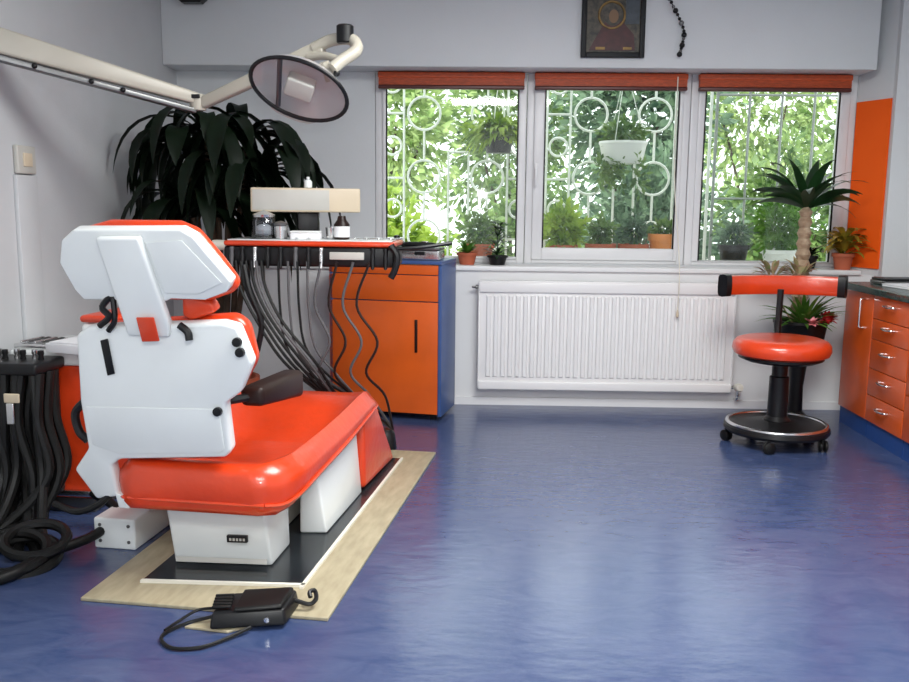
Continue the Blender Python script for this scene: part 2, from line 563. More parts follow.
# orange blinds -----------------------------------------------------
for i, (x0, x1, lab) in enumerate([(-.615, .285, 'raised orange slatted blind over the left window'), (.345, 1.275, 'raised orange slatted blind over the middle window'), (1.345, 2.265, 'raised orange slatted blind over the right window, nearest the orange panel')]):
    rt = thing('window_blind', lab, 'blind', ((x0 + x1) / 2, 5.70, 2.04), 0, 'raised orange blinds')
    hw = (x1 - x0) / 2
    MB().box(-hw, hw, -.03, .025, -.035, 0, .006).build('head_rail', 'blind', rt)
    sl = MB()
    for k in range(9):
        sl.box(-hw + .004, hw - .004, -.024, .02, -.038 - k * .0048, -.0345 - k * .0048)
    sl.build('slats', 'blind', rt)
    MB().box(-hw + .002, hw - .002, -.026, .022, -.100, -.078, .005).build('bottom_rail', 'blind_rail', rt)
    if i == 1:
        MB().tube([(.40, -.034, -.02), (.405, -.036, -.6), (.41, -.27, -1.15), (.41, -.278, -1.42)], .0035, 6, 6).build('pull_cord', 'white_warm', rt)
        MB().lathe((.41, -.278, -1.46), [(.003, .05), (.008, .03), (.009, .005), (.002, 0)], 10).build('cord_knob', 'beige', rt)
# radiator ----------------------------------------------------------
rt = thing('radiator', 'long white ribbed panel radiator under the windows', 'radiator', (.798, PY, .115))
b = MB()
W2 = .775
rings = []
b.box(-W2, W2, -.085, -.075, .03, .66, .002)
n_r = 33
for k in range(n_r):
    xc = -W2 + .06 + k * (2 * W2 - .12) / (n_r - 1)
    b.hexa([(xc - .016, -.084, .075), (xc + .016, -.084, .075), (xc + .009, -.096, .085), (xc - .009, -.096, .085)], [(xc - .016, -.084, .585), (xc + .016, -.084, .585), (xc + .009, -.096, .575), (xc - .009, -.096, .575)])
b.box(-W2, W2, -.100, -.080, .0, .055, .008)
b.box(-W2, W2, -.100, -.080, .60, .665, .008)
b.build('front_panel', 'rad', rt)
MB().box(-W2, W2, -.04, -.03, .01, .66, .004).build('back_panel', 'rad', rt)
MB().box(-W2 + .005, W2 - .005, -.095, -.03, .662, .672, .003).build('top_grille', 'rad', rt)
for s in (-1, 1):
    MB().box(s * W2 - .004, s * W2 + .004, -.095, -.03, .01, .665, .003).build('side_panel', 'rad', rt)
for s in (-.55, .55):
    MB().box(s - .02, s + .02, -.031, -.001, .1, .6, .003).build('bracket', 'rad', rt)
v = MB()
v.tube([(W2, -.06, .03), (W2 + .03, -.06, .03), (W2 + .055, -.06, .03)], .011, 10)
v.tube([(W2 + .05, -.06, .035), (W2 + .05, -.06, -.03), (W2 + .05, -.035, -.055), (W2 + .05, -.004, -.055)], .009, 8, 4)
v.build('pipe', 'metal', rt)
MB().lathe((W2 + .045, -.06, .03), [(.012, 0), (.024, .012), (.026, .055), (.020, .075), (.001, .078)], 16, (0, -1, .15)).build('thermostat_knob', 'white_warm', rt)
MB().lathe((-W2 - .004, -.06, .63), [(.011, 0), (.013, .015), (.007, .02), (.006, .04), (.001, .041)], 12, (-1, 0, 0)).build('bleed_valve', 'dark_metal', rt)

# ------------------------------------------------------------------ outside
structure(MB().box(-14, 16, 5.9, 30, -.35, -.30).build('ground', 'paving'), 'pale paved ground of the garden', 'ground')
structure(MB().box(-1.2, 2.9, 5.901, 6.45, .75, .829, .01).build('trim_5', 'paving'), 'outer stone ledge below the windows', 'ledge')

def grille(x0, x1, label, pattern, m):
    rt = thing('window_grille', label, 'grille', ((x0 + x1) / 2, 6.38, .83), 0, 'iron window grilles')
    ox = (x0 + x1) / 2
    def bar(xa, za, xb, zb, r=.009):
        MB().tube([(xa - ox, 0, za - .83), (xb - ox, 0, zb - .83)], r, 6).build('bar', m, rt)
    fr = MB()
    for z in (.86, 2.3):
        fr.box(x0 - ox, x1 - ox, -.008, .008, z - .83 - .011, z - .83 + .011)
    for x in (x0, x1):
        fr.box(x - ox - .009, x - ox + .009, -.008, .008, 0, 1.48)
    fr.build('outer_frame', m, rt)
    for it in pattern:
        if it[0] == 'v':
            bar(it[1], it[2], it[1], it[3])
        elif it[0] == 'h':
            bar(it[1], it[3], it[2], it[3])
        else:
            MB().torus((it[1] - ox, 0, it[2] - .83), it[3], .0085, (0, 1, 0), 22, 6).build('ring', m, rt)
    return rt

def unit(c):
    """bars left and right, ring columns between"""
    p = []
    for s in (-1, 1):
        xi, xo, xr = c + s * .36, c + s * .52, c + s * .22
        p += [('v', xi, .84, 2.3), ('v', xo, .84, 2.3)]
        for z in (1.00, 1.42, 1.86):
            p.append(('h', min(xi, xo), max(xi, xo), z))
        for z in (1.21, 1.64, 2.06):
            p.append(('o', (xi + xo) / 2, z, .062))
        for z in (1.02, 1.43, 1.86):
            p.append(('o', xr, z, .112))
        for za, zb in ((.84, .908), (1.132, 1.318), (1.542, 1.748), (1.972, 2.3)):
            p.append(('v', xr, za, zb))
    p += [('v', c - .05, .84, 1.6), ('v', c + .09, .84, 1.6), ('h', c - .05, c + .09, 1.6)]
    return p
grille(-.68, .36, 'white iron grille with rings outside the left window', unit(-.15), 'iron')
grille(.40, 1.60, 'white iron grille with rings outside the middle window', unit(1.00), 'iron')
gp = [('v', x, .84, 2.3) for x in (1.86, 2.08, 2.30)] + [('h', 1.64, 2.56, z) for z in (1.30, 2.0)]
grille(1.64, 2.56, 'plain grey iron grille of straight bars outside the right window', gp, 'iron_grey')

# hanging white planter outside the middle window
rt = thing('hanging_planter', 'white hanging planter with trailing leaves outside the middle window', 'planter', (.97, 6.15, 1.52))
MB().lathe((0, 0, 0), [(.02, 0), (.115, .0), (.135, .03), (.155, .12), (.162, .13), (.160, .145), (.148, .145), (.140, .12), (.001, .11)], 24).build('pot', 'white_pot', rt)
c_ = MB()
for a in (0, 2.1, 4.2):
    c_.tube([(.15 * math.cos(a), .15 * math.sin(a), .14), (0, 0, .62)], .003, 5)
c_.tube([(0, 0, .62), (0, 0, .78)], .003, 5)
c_.build('hanger', 'iron', rt)
lf = MB()
lf.cloud((0, 0, .20), (.17, .14, .10), 260, .06, .03)
for k in range(14):
    a = random.uniform(0, 2 * PI)
    lf.cloud((.15 * math.cos(a), .12 * math.sin(a), -.02 - .10 * random.random()), (.03, .03, .12), 22, .05, .025)
lf.build('foliage', 'leaf_mid', rt)

# hanging fern outside the left window
rt = thing('hanging_fern', 'bushy bright green hanging fern outside the left window', 'plant', (.14, 6.12, 1.60))
MB().lathe((0, 0, -.02), [(.02, 0), (.08, .0), (.10, .1), (.095, .1), (.001, .09)], 18).build('pot', 'black', rt)
c_ = MB()
for a in (0, 2.1, 4.2):
    c_.tube([(.09 * math.cos(a), .09 * math.sin(a), .08), (0, 0, .5)], .003, 5)
c_.tube([(0, 0, .5), (0, 0, .70)], .003, 5)
c_.build('hanger', 'iron', rt)
lf = MB()
for k in range(120):
    a = random.uniform(0, 2 * PI)
    lf.blade((0, 0, .08), (math.cos(a), math.sin(a) * .7, random.uniform(.1, 1.3)), random.uniform(.2, .34), .035, 2.0, 6)
lf.cloud((0, 0, .13), (.22, .15, .10), 420, .06, .028)
lf.build('foliage', 'leaf_lime', rt)

def potted(name, label, x, y, z, pr, ph, pm, fm, fr, fz, count, L, wd, cat='potted plant', group=None):
    rt = thing(name, label, cat, (x, y, z), 0, group)
    MB().lathe((0, 0, 0), [(pr * .1, 0), (pr * .72, 0), (pr * .95, ph * .8), (pr * 1.06, ph * .8), (pr * 1.06, ph), (pr * .92, ph), (pr * .88, ph * .85), (.001, ph * .84)], 20).build('pot', pm, rt)
    f = MB()
    for k in range(6):
        a = k * 1.05
        f.tube([(0, 0, ph * .8), (fr[0] * .4 * math.cos(a), fr[1] * .4 * math.sin(a), ph + fz * .8)], .004, 5)
    f.build('stem', 'leaf_green', rt)
    f = MB()
    f.cloud((0, 0, ph + fz), (fr[0], fr[1], fr[2]), count, L, wd, .2, ph * .95)
    f.build('foliage', fm, rt)
    return rt

ZL = .83
G = 'pots on the outer ledge'
potted('potted_shrub', 'lime green leafy plant in terracotta outside the middle window at its left', .58, 6.12, ZL, .10, .15, 'terra', 'leaf_lime', (.15, .11, .16), .12, 520, .07, .035, group=G)
potted('potted_shrub', 'small green plant in terracotta outside the middle window centre', .84, 6.12, ZL, .10, .16, 'terra', 'leaf_mid', (.09, .10, .10), .08, 240, .05, .025, group=G)
potted('potted_shrub', 'grey green plant in terracotta below the hanging white planter', 1.06, 6.12, ZL, .10, .16, 'terra', 'leaf_cool', (.09, .10, .13), .10, 260, .05, .022, group=G)
potted('potted_shrub', 'small plant in a glazed orange pot outside the middle window at its right', 1.26, 6.12, ZL, .10, .23, 'pot_orange', 'leaf_mid', (.11, .09, .05), .03, 160, .05, .025, group=G)
potted('potted_shrub', 'dark bushy plant in a black pot outside the right window', 1.74, 6.15, ZL, .10, .16, 'black', 'leaf_cool', (.13, .10, .11), .06, 300, .05, .02, group=G)
potted('potted_shrub', 'broad deep green bush in a pale pot outside the right window, behind the palm', 2.06, 6.18, ZL, .12, .13, 'white_pot', 'leaf_green', (.24, .13, .20), .17, 800, .07, .022, group=G)
potted('potted_shrub', 'green plant in terracotta outside the left window', .02, 6.12, ZL, .10, .15, 'terra', 'leaf_mid', (.15, .10, .13), .10, 300, .05, .025, group=G)

# garden bushes and trees
def bush(name, label, c, rad, m, count, L=.16, wd=.08, trunk=True, cat='bush', group='garden shrubs'):
    rt = thing(name, label, cat, (c[0], c[1], -.30), 0, group)
    h = c[2] + .30
    t = MB()
    for k in range(4):
        a = k * 1.7
        t.tube([(.06 * math.cos(a), .06 * math.sin(a), 0), (rad[0] * .2 * math.cos(a), rad[1] * .2 * math.sin(a), h * .6), (rad[0] * .45 * math.cos(a), rad[1] * .45 * math.sin(a), h)], .035, 7, 4, .012)
    t.build('trunk', 'bark_dark', rt)
    f = MB()
    f.cloud((0, 0, h), rad, count, L, wd, .3, .03)
    f.build('foliage', m, rt)
    return rt
bush('shrub', 'bright green shrub seen low through the left window', (-.75, 7.7, .70), (.60, .5, .75), 'leaf_lime', 1800, .12, .055)
bush('shrub', 'mid green shrub seen low between the left and middle windows', (.55, 9.3, .8), (.85, .55, .85), 'leaf_mid', 2400, .12, .055)
bush('shrub', 'blue green shrub behind the rings of the middle window', (1.50, 7.7, .9), (.65, .5, .95), 'leaf_cool', 2600, .12, .055)
bush('shrub', 'loose green shrub filling the lower right window', (3.2, 9.3, 1.0), (1.0, .55, 1.05), 'leaf_mid', 3200, .12, .055)
T = 'garden trees'
bush('garden_tree', 'pale leafed tree high behind the left window', (-1.2, 11.6, 2.2), (1.2, .8, 1.2), 'leaf_pale', 2400, .17, .075, cat='tree', group=T)
bush('garden_tree', 'green tree behind the hanging fern', (.55, 13.8, 2.3), (1.4, .8, 1.7), 'leaf_mid', 2800, .17, .075, cat='tree', group=T)
bush('garden_tree', 'blue green tree high behind the middle window', (2.0, 11.6, 2.2), (1.1, .8, 1.35), 'leaf_cool', 2700, .17, .075, cat='tree', group=T)
bush('garden_tree', 'pale leafed tree high behind the right window', (4.2, 13.8, 2.7), (1.5, .8, 1.4), 'leaf_pale', 2400, .17, .075, cat='tree', group=T)
bush('garden_tree', 'green tree at the right edge of the right window', (5.1, 11.4, 1.8), (1.0, .8, 1.6), 'leaf_mid', 2400, .17, .075, cat='tree', group=T)
bush('garden_tree', 'bright tree at the left edge of the left window', (-2.6, 13.8, 1.5), (1.1, .8, 1.3), 'leaf_lime', 1700, .17, .075, cat='tree', group=T)

# ------------------------------------------------------------------ beam things: icon, beads, black fittings
rt = thing('icon_picture', 'dark painted icon of a haloed figure hanging on the beam', 'picture', (.782, 5.498, 2.10))
ZT = ZC - 2.10 - .01
f = MB()
f.box(-.185, -.155, -.03, 0, 0, .50, .004).box(.155, .185, -.03, 0, 0, .50, .004).box(-.155, .155, -.03, 0, 0, .03, .004).box(-.155, .155, -.03, 0, .47, .50, .004)
f.build('frame', 'frame_dark', rt)
MB().box(-.155, .155, -.016, -.002, .03, .47).build('painted_panel', 'icon_dark', rt)
def disc(cx, cz, rx, rz, d, m, name, n=24):
    pts = [(cx + rx * math.cos(2 * PI * k / n), -.016, cz + rz * math.sin(2 * PI * k / n)) for k in range(n)]
    MB().prism(pts, (0, -d, 0)).build(name, m, rt)
MB().torus((-.01, -.018, .240), .075, .007, (0, 1, 0), 28, 6).build('halo', 'gold', rt)
MB().prism([(-.16 + .02, -.016, .04), (.13, -.016, .04), (.12, -.016, .13), (.055, -.016, .20), (.01, -.016, .215), (-.05, -.016, .20), (-.09, -.016, .13)], (0, -.004, 0)).build('robe', 'icon_red', rt)
disc(-.005, .240, .054, .062, .005, 'icon_dark', 'hood')
disc(.0, .232, .028, .038, .007, 'icon_skin', 'face')
MB().box(.07, .15, -.019, -.016, .19, .44).build('background_cloth', 'icon_blue', rt)
MB().box(-.10, -.045, -.022, -.016, .045, .06).box(.06, .11, -.022, -.016, .045, .06).build('gilt_mark', 'gold', rt)

rt = thing('bead_string', 'dark bead string hanging on the beam right of the icon', 'beads', (1.14, 5.47, 2.12))
pts = spline([(-.10, 0, .48), (-.07, 0, .38), (-.03, 0, .29), (.015, 0, .21), (.05, 0, .13), (.045, 0, .06), (.03, 0, .0)], 7)
MB().tube(pts, .003, 5).build('cord', 'black', rt)
for k, p in enumerate(pts[::2]):
    MB().sphere(p, .010 if k % 3 else .016, seg=10).build('bead', 'black' if k % 4 else 'dark_metal', rt)

rt = thing('ceiling_bracket', 'black bracket high on the beam at the left', 'bracket', (-1.68, 5.498, 2.385))
MB().box(-.085, .085, -.09, 0, .02, .14, .01).build('housing', 'black', rt)
MB().hexa([(-.05, -.08, 0), (.06, -.08, 0), (.06, -.02, 0), (-.05, -.02, 0)], [(-.075, -.085, .025), (.08, -.085, .025), (.08, -.005, .025), (-.075, -.005, .025)]).build('lower_lip', 'black', rt)

# wall switch
rt = thing('wall_switch', 'beige wall switch on the left wall above the white duct', 'switch', (XL, 3.745, 1.35))
MB().box(0, .022, -.075, .075, 0, .115, .006).build('plate', 'grey_plastic', rt)
MB().box(.020, .028, -.035, .035, .03, .085, .003).build('rocker', 'beige', rt)

# ------------------------------------------------------------------ right-hand cabinets
CX = 2.145
def knob_handle(parent, y, z, vertical=False, L=.09):
    h = MB()
    if vertical:
        h.tube([(-.004, y, z - L / 2), (-.028, y, z - L / 2), (-.030, y, z - L / 2 + .01), (-.030, y, z + L / 2 - .01), (-.028, y, z + L / 2), (-.004, y, z + L / 2)], .0055, 8)
    else:
        h.tube([(-.004, y - L / 2, z), (-.026, y - L / 2 + .004, z), (-.032, y, z - .002), (-.026, y + L / 2 - .004, z), (-.004, y + L / 2, z)], .0055, 8, 4)
    return h.build('handle', 'metal', parent)

def cabinet(label, y0, y1, doors=(), drawers=()):
    rt = thing('base_cabinet', label, 'cabinet', (CX, (y0 + y1) / 2, 0), 0, 'orange cabinets along the right wall')
    hy = (y1 - y0) / 2
    c = MB().box(.02, .59, -hy + .001, hy - .001, .10, .785, .002)
    c.build('carcass', 'lam_r', rt)
    MB().box(.012, .55, -hy + .001, hy - .001, 0, .10).build('plinth', 'toe', rt)
    for (a, b, z0, z1, hv) in doors:
        d = MB().box(-.002, .019, -hy + a + .002, -hy + b - .002, z0 + .002, z1 - .002, .002).build('door', 'lam_r', rt)
        knob_handle(d, -hy + hv, z1 - .11, True, .16)
    for (z0, z1) in drawers:
        d = MB().box(-.002, .019, -hy + .002, hy - .002, z0 + .002, z1 - .002, .002).build('drawer', 'lam_r', rt)
        knob_handle(d, 0, (z0 + z1) / 2 + .02, False, .11)
    return rt
cabinet('orange cabinet with one tall door at the far end by the stool', 4.87, 5.235, doors=[(0, .365, .10, .785, .10)])
cabinet('orange cabinet with a stack of five drawers next to the tall door', 4.44, 4.868, drawers=[(.66, .785), (.55, .66), (.39, .55), (.245, .39), (.10, .245)])
cabinet('orange cabinet of deep drawers at the right edge of the view', 4.00, 4.438, drawers=[(.55, .785), (.33, .55), (.10, .33)])
ct = MB().box(CX - .03, 2.715, 3.4, 5.25, .787, .825, .006).build('countertop', 'counter', loc=None)
tag(ct, 'dark green countertop along the right wall', 'countertop')
cabinet('orange cabinet with a single wide door at the near end of the counter', 3.42, 3.998, doors=[(0, .578, .10, .785, .1)])

rt = thing('magazine', 'white magazine lying open on the green countertop', 'magazine', (2.34, 4.83, .826), R(12))
MB().box(-.10, .10, -.14, .14, 0, .012, .002).build('pages', 'paper', rt)
MB().box(-.102, .102, -.142, .142, .012, .015).build('cover', 'paper', rt)
rt = thing('instrument_case', 'slim black instrument case on the green countertop', 'case', (2.42, 4.50, .826), R(-8))
MB().box(-.13, .13, -.10, .10, 0, .02, .005).build('tray', 'black', rt)
MB().box(-.125, .125, -.095, .095, .021, .034, .005).build('lid', 'black', rt)
MB().box(-.135, -.128, -.02, .02, .012, .028, .002).build('clasp', 'metal', rt)
rt = thing('instrument_case', 'thin grey case on the green countertop nearest the pier', 'case', (2.36, 5.08, .826), R(5))
MB().box(-.12, .12, -.08, .08, 0, .022, .005).build('tray', 'dark_metal', rt)
MB().box(-.115, .115, -.075, .075, .023, .036, .005).build('lid', 'black', rt)

# ------------------------------------------------------------------ stool
rt = thing('stool', 'orange round operator stool with a curved back band on castors', 'stool', (1.615, 4.72, 0))
b = MB()
b.lathe((0, 0, 0), [(.02, .062), (.20, .060), (.262, .066), (.272, .080), (.268, .098), (.245, .110), (.19, .104), (.10, .122), (.02, .130)], 44)
b.build('base', 'black', rt)
MB().torus((0, 0, .108), .252, .011, (0, 0, 1), 44, 8).build('foot_ring', 'metal', rt)
for k in range(5):
    a = k * 2 * PI / 5 + .5
    cx_, cy_ = .255 * math.cos(a), .255 * math.sin(a)
    cst = MB()
    tx, ty = -math.sin(a + .6), math.cos(a + .6)
    for s in (-1, 1):
        cst.lathe((cx_ + ty * s * .013 - ty * .008, cy_ - tx * s * .013 + tx * .008, .030), [(.001, 0), (.024, 0), (.030, .004), (.030, .013), (.024, .017), (.001, .017)], 16, (ty, -tx, 0))
    cst.tube([(cx_, cy_, .03), (cx_, cy_, .075)], .010, 8)
    cst.build('castor', 'rubber', rt)
MB().lathe((0, 0, 0), [(.07, .11), (.07, .13), (.052, .15), (.050, .36), (.040, .365), (.040, .45), (.001, .45)], 20).build('column', 'black', rt)
MB().lathe((0, 0, 0), [(.02, .44), (.18, .445), (.215, .46), (.215, .475), (.001, .475)], 36).build('seat_pan', 'black', rt)
MB().lathe((0, 0, 0), [(.10, .470), (.215, .472), (.240, .484), (.250, .508), (.246, .536), (.230, .556), (.20, .566), (.10, .564), (.001, .562)], 48).build('seat', 'vinyl', rt)
p = MB()
p.tube([(.06, .10, .45), (.06, .20, .45), (.06, .235, .48), (.06, .25, .56), (.06, .245, .80)], .018, 8, 6)
p.build('back_post', 'black', rt)
def arc_band(a0, a1, r, z0, z1, th, n=18):
    rings = []
    for k in range(n + 1):
        a = a0 + (a1 - a0) * k / n
        dx, dy = math.sin(a), math.cos(a)
        h = (z1 - z0) / 2
        zc = (z0 + z1) / 2
        sec = []
        for j in range(12):
            t = 2 * PI * j / 12
            u = math.copysign(abs(math.cos(t)) ** .5, math.cos(t)) * th / 2
            vv = math.copysign(abs(math.sin(t)) ** .5, math.sin(t)) * h
            sec.append(Vector((dx * (r + u), .14 + dy * (r + u) - .14 * 0 - r + .17, zc + vv)))
        rings.append(sec)
    return rings
MB().rings(arc_band(-.54, .54, .60, .755, .865, .06)).build('backrest', 'vinyl', rt)
for s in (-1, 1):
    a, b_ = s * .53, s * .60
    MB().rings(arc_band(min(a, b_), max(a, b_), .60, .748, .872, .066, 3)).build('end_cap', 'black', rt)
for ch in rt.children:
    if ch.name.startswith(('backrest', 'end_cap')):
        ch.location = (.085, .06, .005)

# ------------------------------------------------------------------ plants on the sill and behind the stool
def sill_plant(name, label, x, y, z, pr, ph, pm, fm, mode, group=None):
    rt = thing(name, label, 'potted plant', (x, y, z), 0, group)
    MB().lathe((0, 0, 0), [(pr * .1, 0), (pr * .72, 0), (pr * .95, ph * .78), (pr * 1.08, ph * .78), (pr * 1.08, ph), (pr * .92, ph), (pr * .88, ph * .85), (.001, ph * .84)], 20).build('pot', pm, rt)
    f = MB()
    if mode == 'tuft':
        for k in range(26):
            a = random.uniform(0, 2 * PI)
            f.blade((0, 0, ph * .85), (math.cos(a), math.sin(a), random.uniform(.5, 2)), random.uniform(.07, .12), .03, 1.0, 5)
    elif mode == 'tall':
        for k in range(60):
            a = random.uniform(0, 2 * PI)
            zz = ph * .85 + random.uniform(0, .20)
            f.blade((.012 * math.cos(a), .012 * math.sin(a), zz), (math.cos(a), math.sin(a), random.uniform(.2, 1)), random.uniform(.06, .10) * (1.1 - (zz - ph) * 1.5), .026, 1.2, 5)
        f.tube([(0, 0, ph * .8), (0, 0, ph + .2)], .005, 5)
    elif mode == 'croton':
        for k in range(55):
            a = random.uniform(0, 2 * PI)
            zz = ph * .85 + random.uniform(0, .12)
            f.blade((.015 * math.cos(a), .015 * math.sin(a), zz), (math.cos(a), math.sin(a), random.uniform(.2, 1.6)), random.uniform(.11, .20), .045, 1.6, 6)
    o = f.build('foliage', fm, rt)
    return rt
G2 = 'pots on the inner sill'
sill_plant('potted_plant', 'small leafy plant in a red clay pot on the sill left of the radiator', -.055, 5.645, SZ, .062, .075, 'terra', 'leaf_green', 'tuft', G2)
sill_plant('potted_plant', 'tall leafy plant in a small black pot on the sill under the first mullion', .135, 5.645, SZ, .062, .06, 'black', 'leaf_palm', 'tall', G2)
sill_plant('potted_plant', 'yellow and green croton in a brown pot on the sill before the orange panel', 2.255, 5.60, SZ, .062, .10, 'terra', 'leaf_croton', 'croton', G2)
sill_plant('potted_plant', 'dark little plant on the sill at the right window corner', 2.07, 5.66, SZ, .05, .08, 'black', 'leaf_dark', 'tuft', G2)

# planter with palm and bromeliad behind the stool
PX, PYY = 1.915, 5.30
rt = thing('plant_stand', 'black tall flared planter standing behind the stool', 'planter', (PX, PYY, 0))
MB().lathe((0, 0, 0), [(.01, 0), (.085, 0), (.085, .02), (.05, .05), (.045, .20), (.060, .32), (.075, .38), (.001, .38)], 20, sx=.85).build('pedestal', 'black', rt)
MB().lathe((0, 0, 0), [(.05, .382), (.10, .39), (.135, .47), (.15, .57), (.155, .575), (.155, .59), (.14, .59), (.13, .56), (.001, .555)], 24).build('bowl', 'black', rt)
MB().lathe((0, 0, 0), [(.01, .556), (.128, .557), (.06, .568), (.001, .57)], 18).build('soil', 'soil', rt)

rt = thing('palm', 'small palm with a shaggy trunk rising behind the stool before the right window', 'palm', (PX + .005, PYY + .05, .57))
t = MB()
prof = []
for k in range(22):
    z = k * .031
    prof.append((.040 + (.012 if k % 2 else .0) - .0006 * k, z))
prof.append((.001, .69))
t.lathe((0, 0, 0), prof, 14)
t.build('trunk', 'bark', rt)
random.seed(21)
for k in range(26):
    a = k * 2.399
    el = .35 + 1.15 * ((k * 7) % 26) / 26
    fr = MB()
    fr.blade((0, 0, .665), (math.cos(a), math.sin(a) * .45, el), random.uniform(.30, .42), .075, 1.05 + .4 * random.random(), 9, .12, .4, random.uniform(-.7, .7))
    fr.build('frond', 'leaf_palm', rt)

rt = thing('bromeliad', 'plant with red and pink flower heads and pale variegated leaves behind the stool', 'plant', (PX + .0, PYY - .05, .567))
f = MB()
for k in range(60):
    a = random.uniform(0, 2 * PI)
    f.blade((0, 0, 0), (math.cos(a), math.sin(a) * .6, random.uniform(.15, 1.3)), random.uniform(.17, .30), .028, .8, 6)
f.build('foliage', 'leaf_green', rt)
f = MB()
for k in range(40):
    a = random.uniform(0, 2 * PI)
    e = random.uniform(-.3, 1.2)
    f.blade((.125, -.03, .035), (math.cos(a), math.sin(a) - .3, e), .065, .03, .3, 4)
f.sphere((.125, -.03, .04), .03, seg=10)
f.build('red_flower', 'petal_red', rt)
f = MB()
for k in range(26):
    a = random.uniform(0, 2 * PI)
    f.blade((.01, -.09, .02), (math.cos(a), math.sin(a) - .4, random.uniform(-.2, 1.2)), .05, .026, .3, 4)
f.build('pink_flower', 'petal_pink', rt)
f = MB()
for cx_ in (-.19, -.04):
    for k in range(30):
        a = random.uniform(0, 2 * PI)
        f.blade((cx_ + .04 * math.cos(a), .02 + .02 * math.sin(a), .28 + .05 * random.random()), (math.cos(a), math.sin(a) * .4, random.uniform(.1, 1.6)), random.uniform(.06, .10), .032, .8, 5)
    f.tube([(cx_ * .3, 0, 0), (cx_ * .8, .01, .15), (cx_, .02, .30)], .005, 6)
f.build('variegated_leaf', 'leaf_pink', rt)

# ------------------------------------------------------------------ big dark plant in the corner
rt = thing('corner_plant', 'large dark strap-leaved plant drooping in the left corner under the lamp', 'potted plant', (-1.33, 4.70, 0))
MB().lathe((0, 0, 0), [(.02, 0), (.13, 0), (.17, .28), (.18, .28), (.18, .32), (.16, .32), (.15, .29), (.001, .28)], 24).build('pot', 'terra', rt)
random.seed(5)
t = MB()
heads = [(-.06, .0, 1.57), (.13, .03, 1.56), (-.17, .02, 1.47), (.06, -.03, 1.38), (.21, .0, 1.38), (-.02, .02, 1.22), (-.14, -.02, 1.16), (.04, .0, 1.22)]
for h in heads:
    t.tube([(.03 * random.uniform(-1, 1), .03 * random.uniform(-1, 1), .25), (h[0] * .4, h[1] * .4, .7), h], .016, 8, 5)
t.build('trunk', 'bark_dark', rt)
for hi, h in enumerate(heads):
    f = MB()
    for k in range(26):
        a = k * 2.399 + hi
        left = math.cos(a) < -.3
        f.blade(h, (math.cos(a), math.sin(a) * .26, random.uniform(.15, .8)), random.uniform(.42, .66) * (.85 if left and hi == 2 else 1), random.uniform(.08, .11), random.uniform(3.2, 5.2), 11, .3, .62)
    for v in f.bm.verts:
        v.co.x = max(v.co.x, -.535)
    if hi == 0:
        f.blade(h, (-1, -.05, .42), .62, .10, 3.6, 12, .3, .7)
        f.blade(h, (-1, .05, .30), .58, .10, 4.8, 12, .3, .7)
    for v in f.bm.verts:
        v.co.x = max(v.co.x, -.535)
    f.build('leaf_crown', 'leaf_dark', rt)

# ------------------------------------------------------------------ orange and blue cabinet by the window
CR = R(-12)
rt = thing('tall_cabinet', 'orange fronted cabinet with blue sides under the window beside the radiator', 'cabinet', (-.519, 5.12, 0), CR)
MB().box(-.315, .315, .02, .345, .04, .885, .002).build('carcass', 'blue', rt)
MB().box(.317, .337, .0, .345, .03, .905, .002).build('side_panel', 'blue', rt)
MB().box(-.335, -.3155, .0, .345, .03, .905, .002).build('side_panel', 'blue', rt)
MB().box(-.335, .337, -.012, .35, .906, .925, .003).build('top_board', 'blue', rt)
d = MB().box(-.336, .315, 0, .018, .042, .690, .002).build('door', 'lam', rt)
MB().box(.18, .197, -.006, .0, .40, .59, .002).build('handle', 'dark_brown', d)
d = MB().box(-.336, .315, 0, .018, .696, .842, .002).build('drawer', 'lam', rt)
d = MB().box(-.336, .315, 0, .018, .847, .903, .002).build('drawer', 'lam', rt)
for sx_ in (-.30, .28):
    MB().box(sx_ - .02, sx_ + .02, .05, .09, .0, .039).build('foot', 'black', rt)

def onc(x, y, z):      # point on the cabinet top, in the room
    c, s = math.cos(CR), math.sin(CR)
    return (-.519 + x * c - y * s, 5.12 + x * s + y * c, z)
rt = thing('sterilizer_box', 'silver box of instruments on the cabinet top by the window', 'box', onc(.20, .10, .926), CR)
MB().box(-.11, .11, -.07, .07, 0, .055, .006).build('tray', 'metal', rt)
MB().box(-.112, .112, -.072, .072, .057, .072, .005).build('lid', 'dark_metal', rt)
MB().box(-.03, .03, -.079, -.072, .03, .05, .003).build('clasp', 'black', rt)
rt = thing('hand_torch', 'long black curing torch lying on the silver instrument box', 'torch', onc(.21, .10, 1.013), CR + R(6))
MB().lathe((-.12, 0, 0), [(.001, 0), (.012, .002), (.015, .03), (.013, .16), (.008, .18), (.007, .26), (.001, .262)], 12, (1, 0, 0)).build('body', 'black', rt)
MB().box(-.02, .02, -.005, .005, .012, .019, .002).build('trigger', 'metal', rt)
rt = thing('black_cup', 'round black lidded pot on the cabinet top beside the tray end', 'pot', onc(.03, .14, .926))
MB().lathe((0, 0, 0), [(.03, 0), (.045, .005), (.048, .09), (.05, .095), (.03, .11), (.001, .115)], 20).build('body', 'black', rt)
MB().lathe((0, 0, .114), [(.01, 0), (.02, .008), (.017, .02), (.001, .024)], 14).build('lid_knob', 'black', rt)

# ------------------------------------------------------------------ dental chair
CA = R(-7.5)
CO = Vector((-.87, 2.80, 0))
def chair_world(x, y, z):
    c, s = math.cos(CA), math.sin(CA)
    return Vector((CO.x + x * c - y * s, CO.y + x * s + y * c, z))

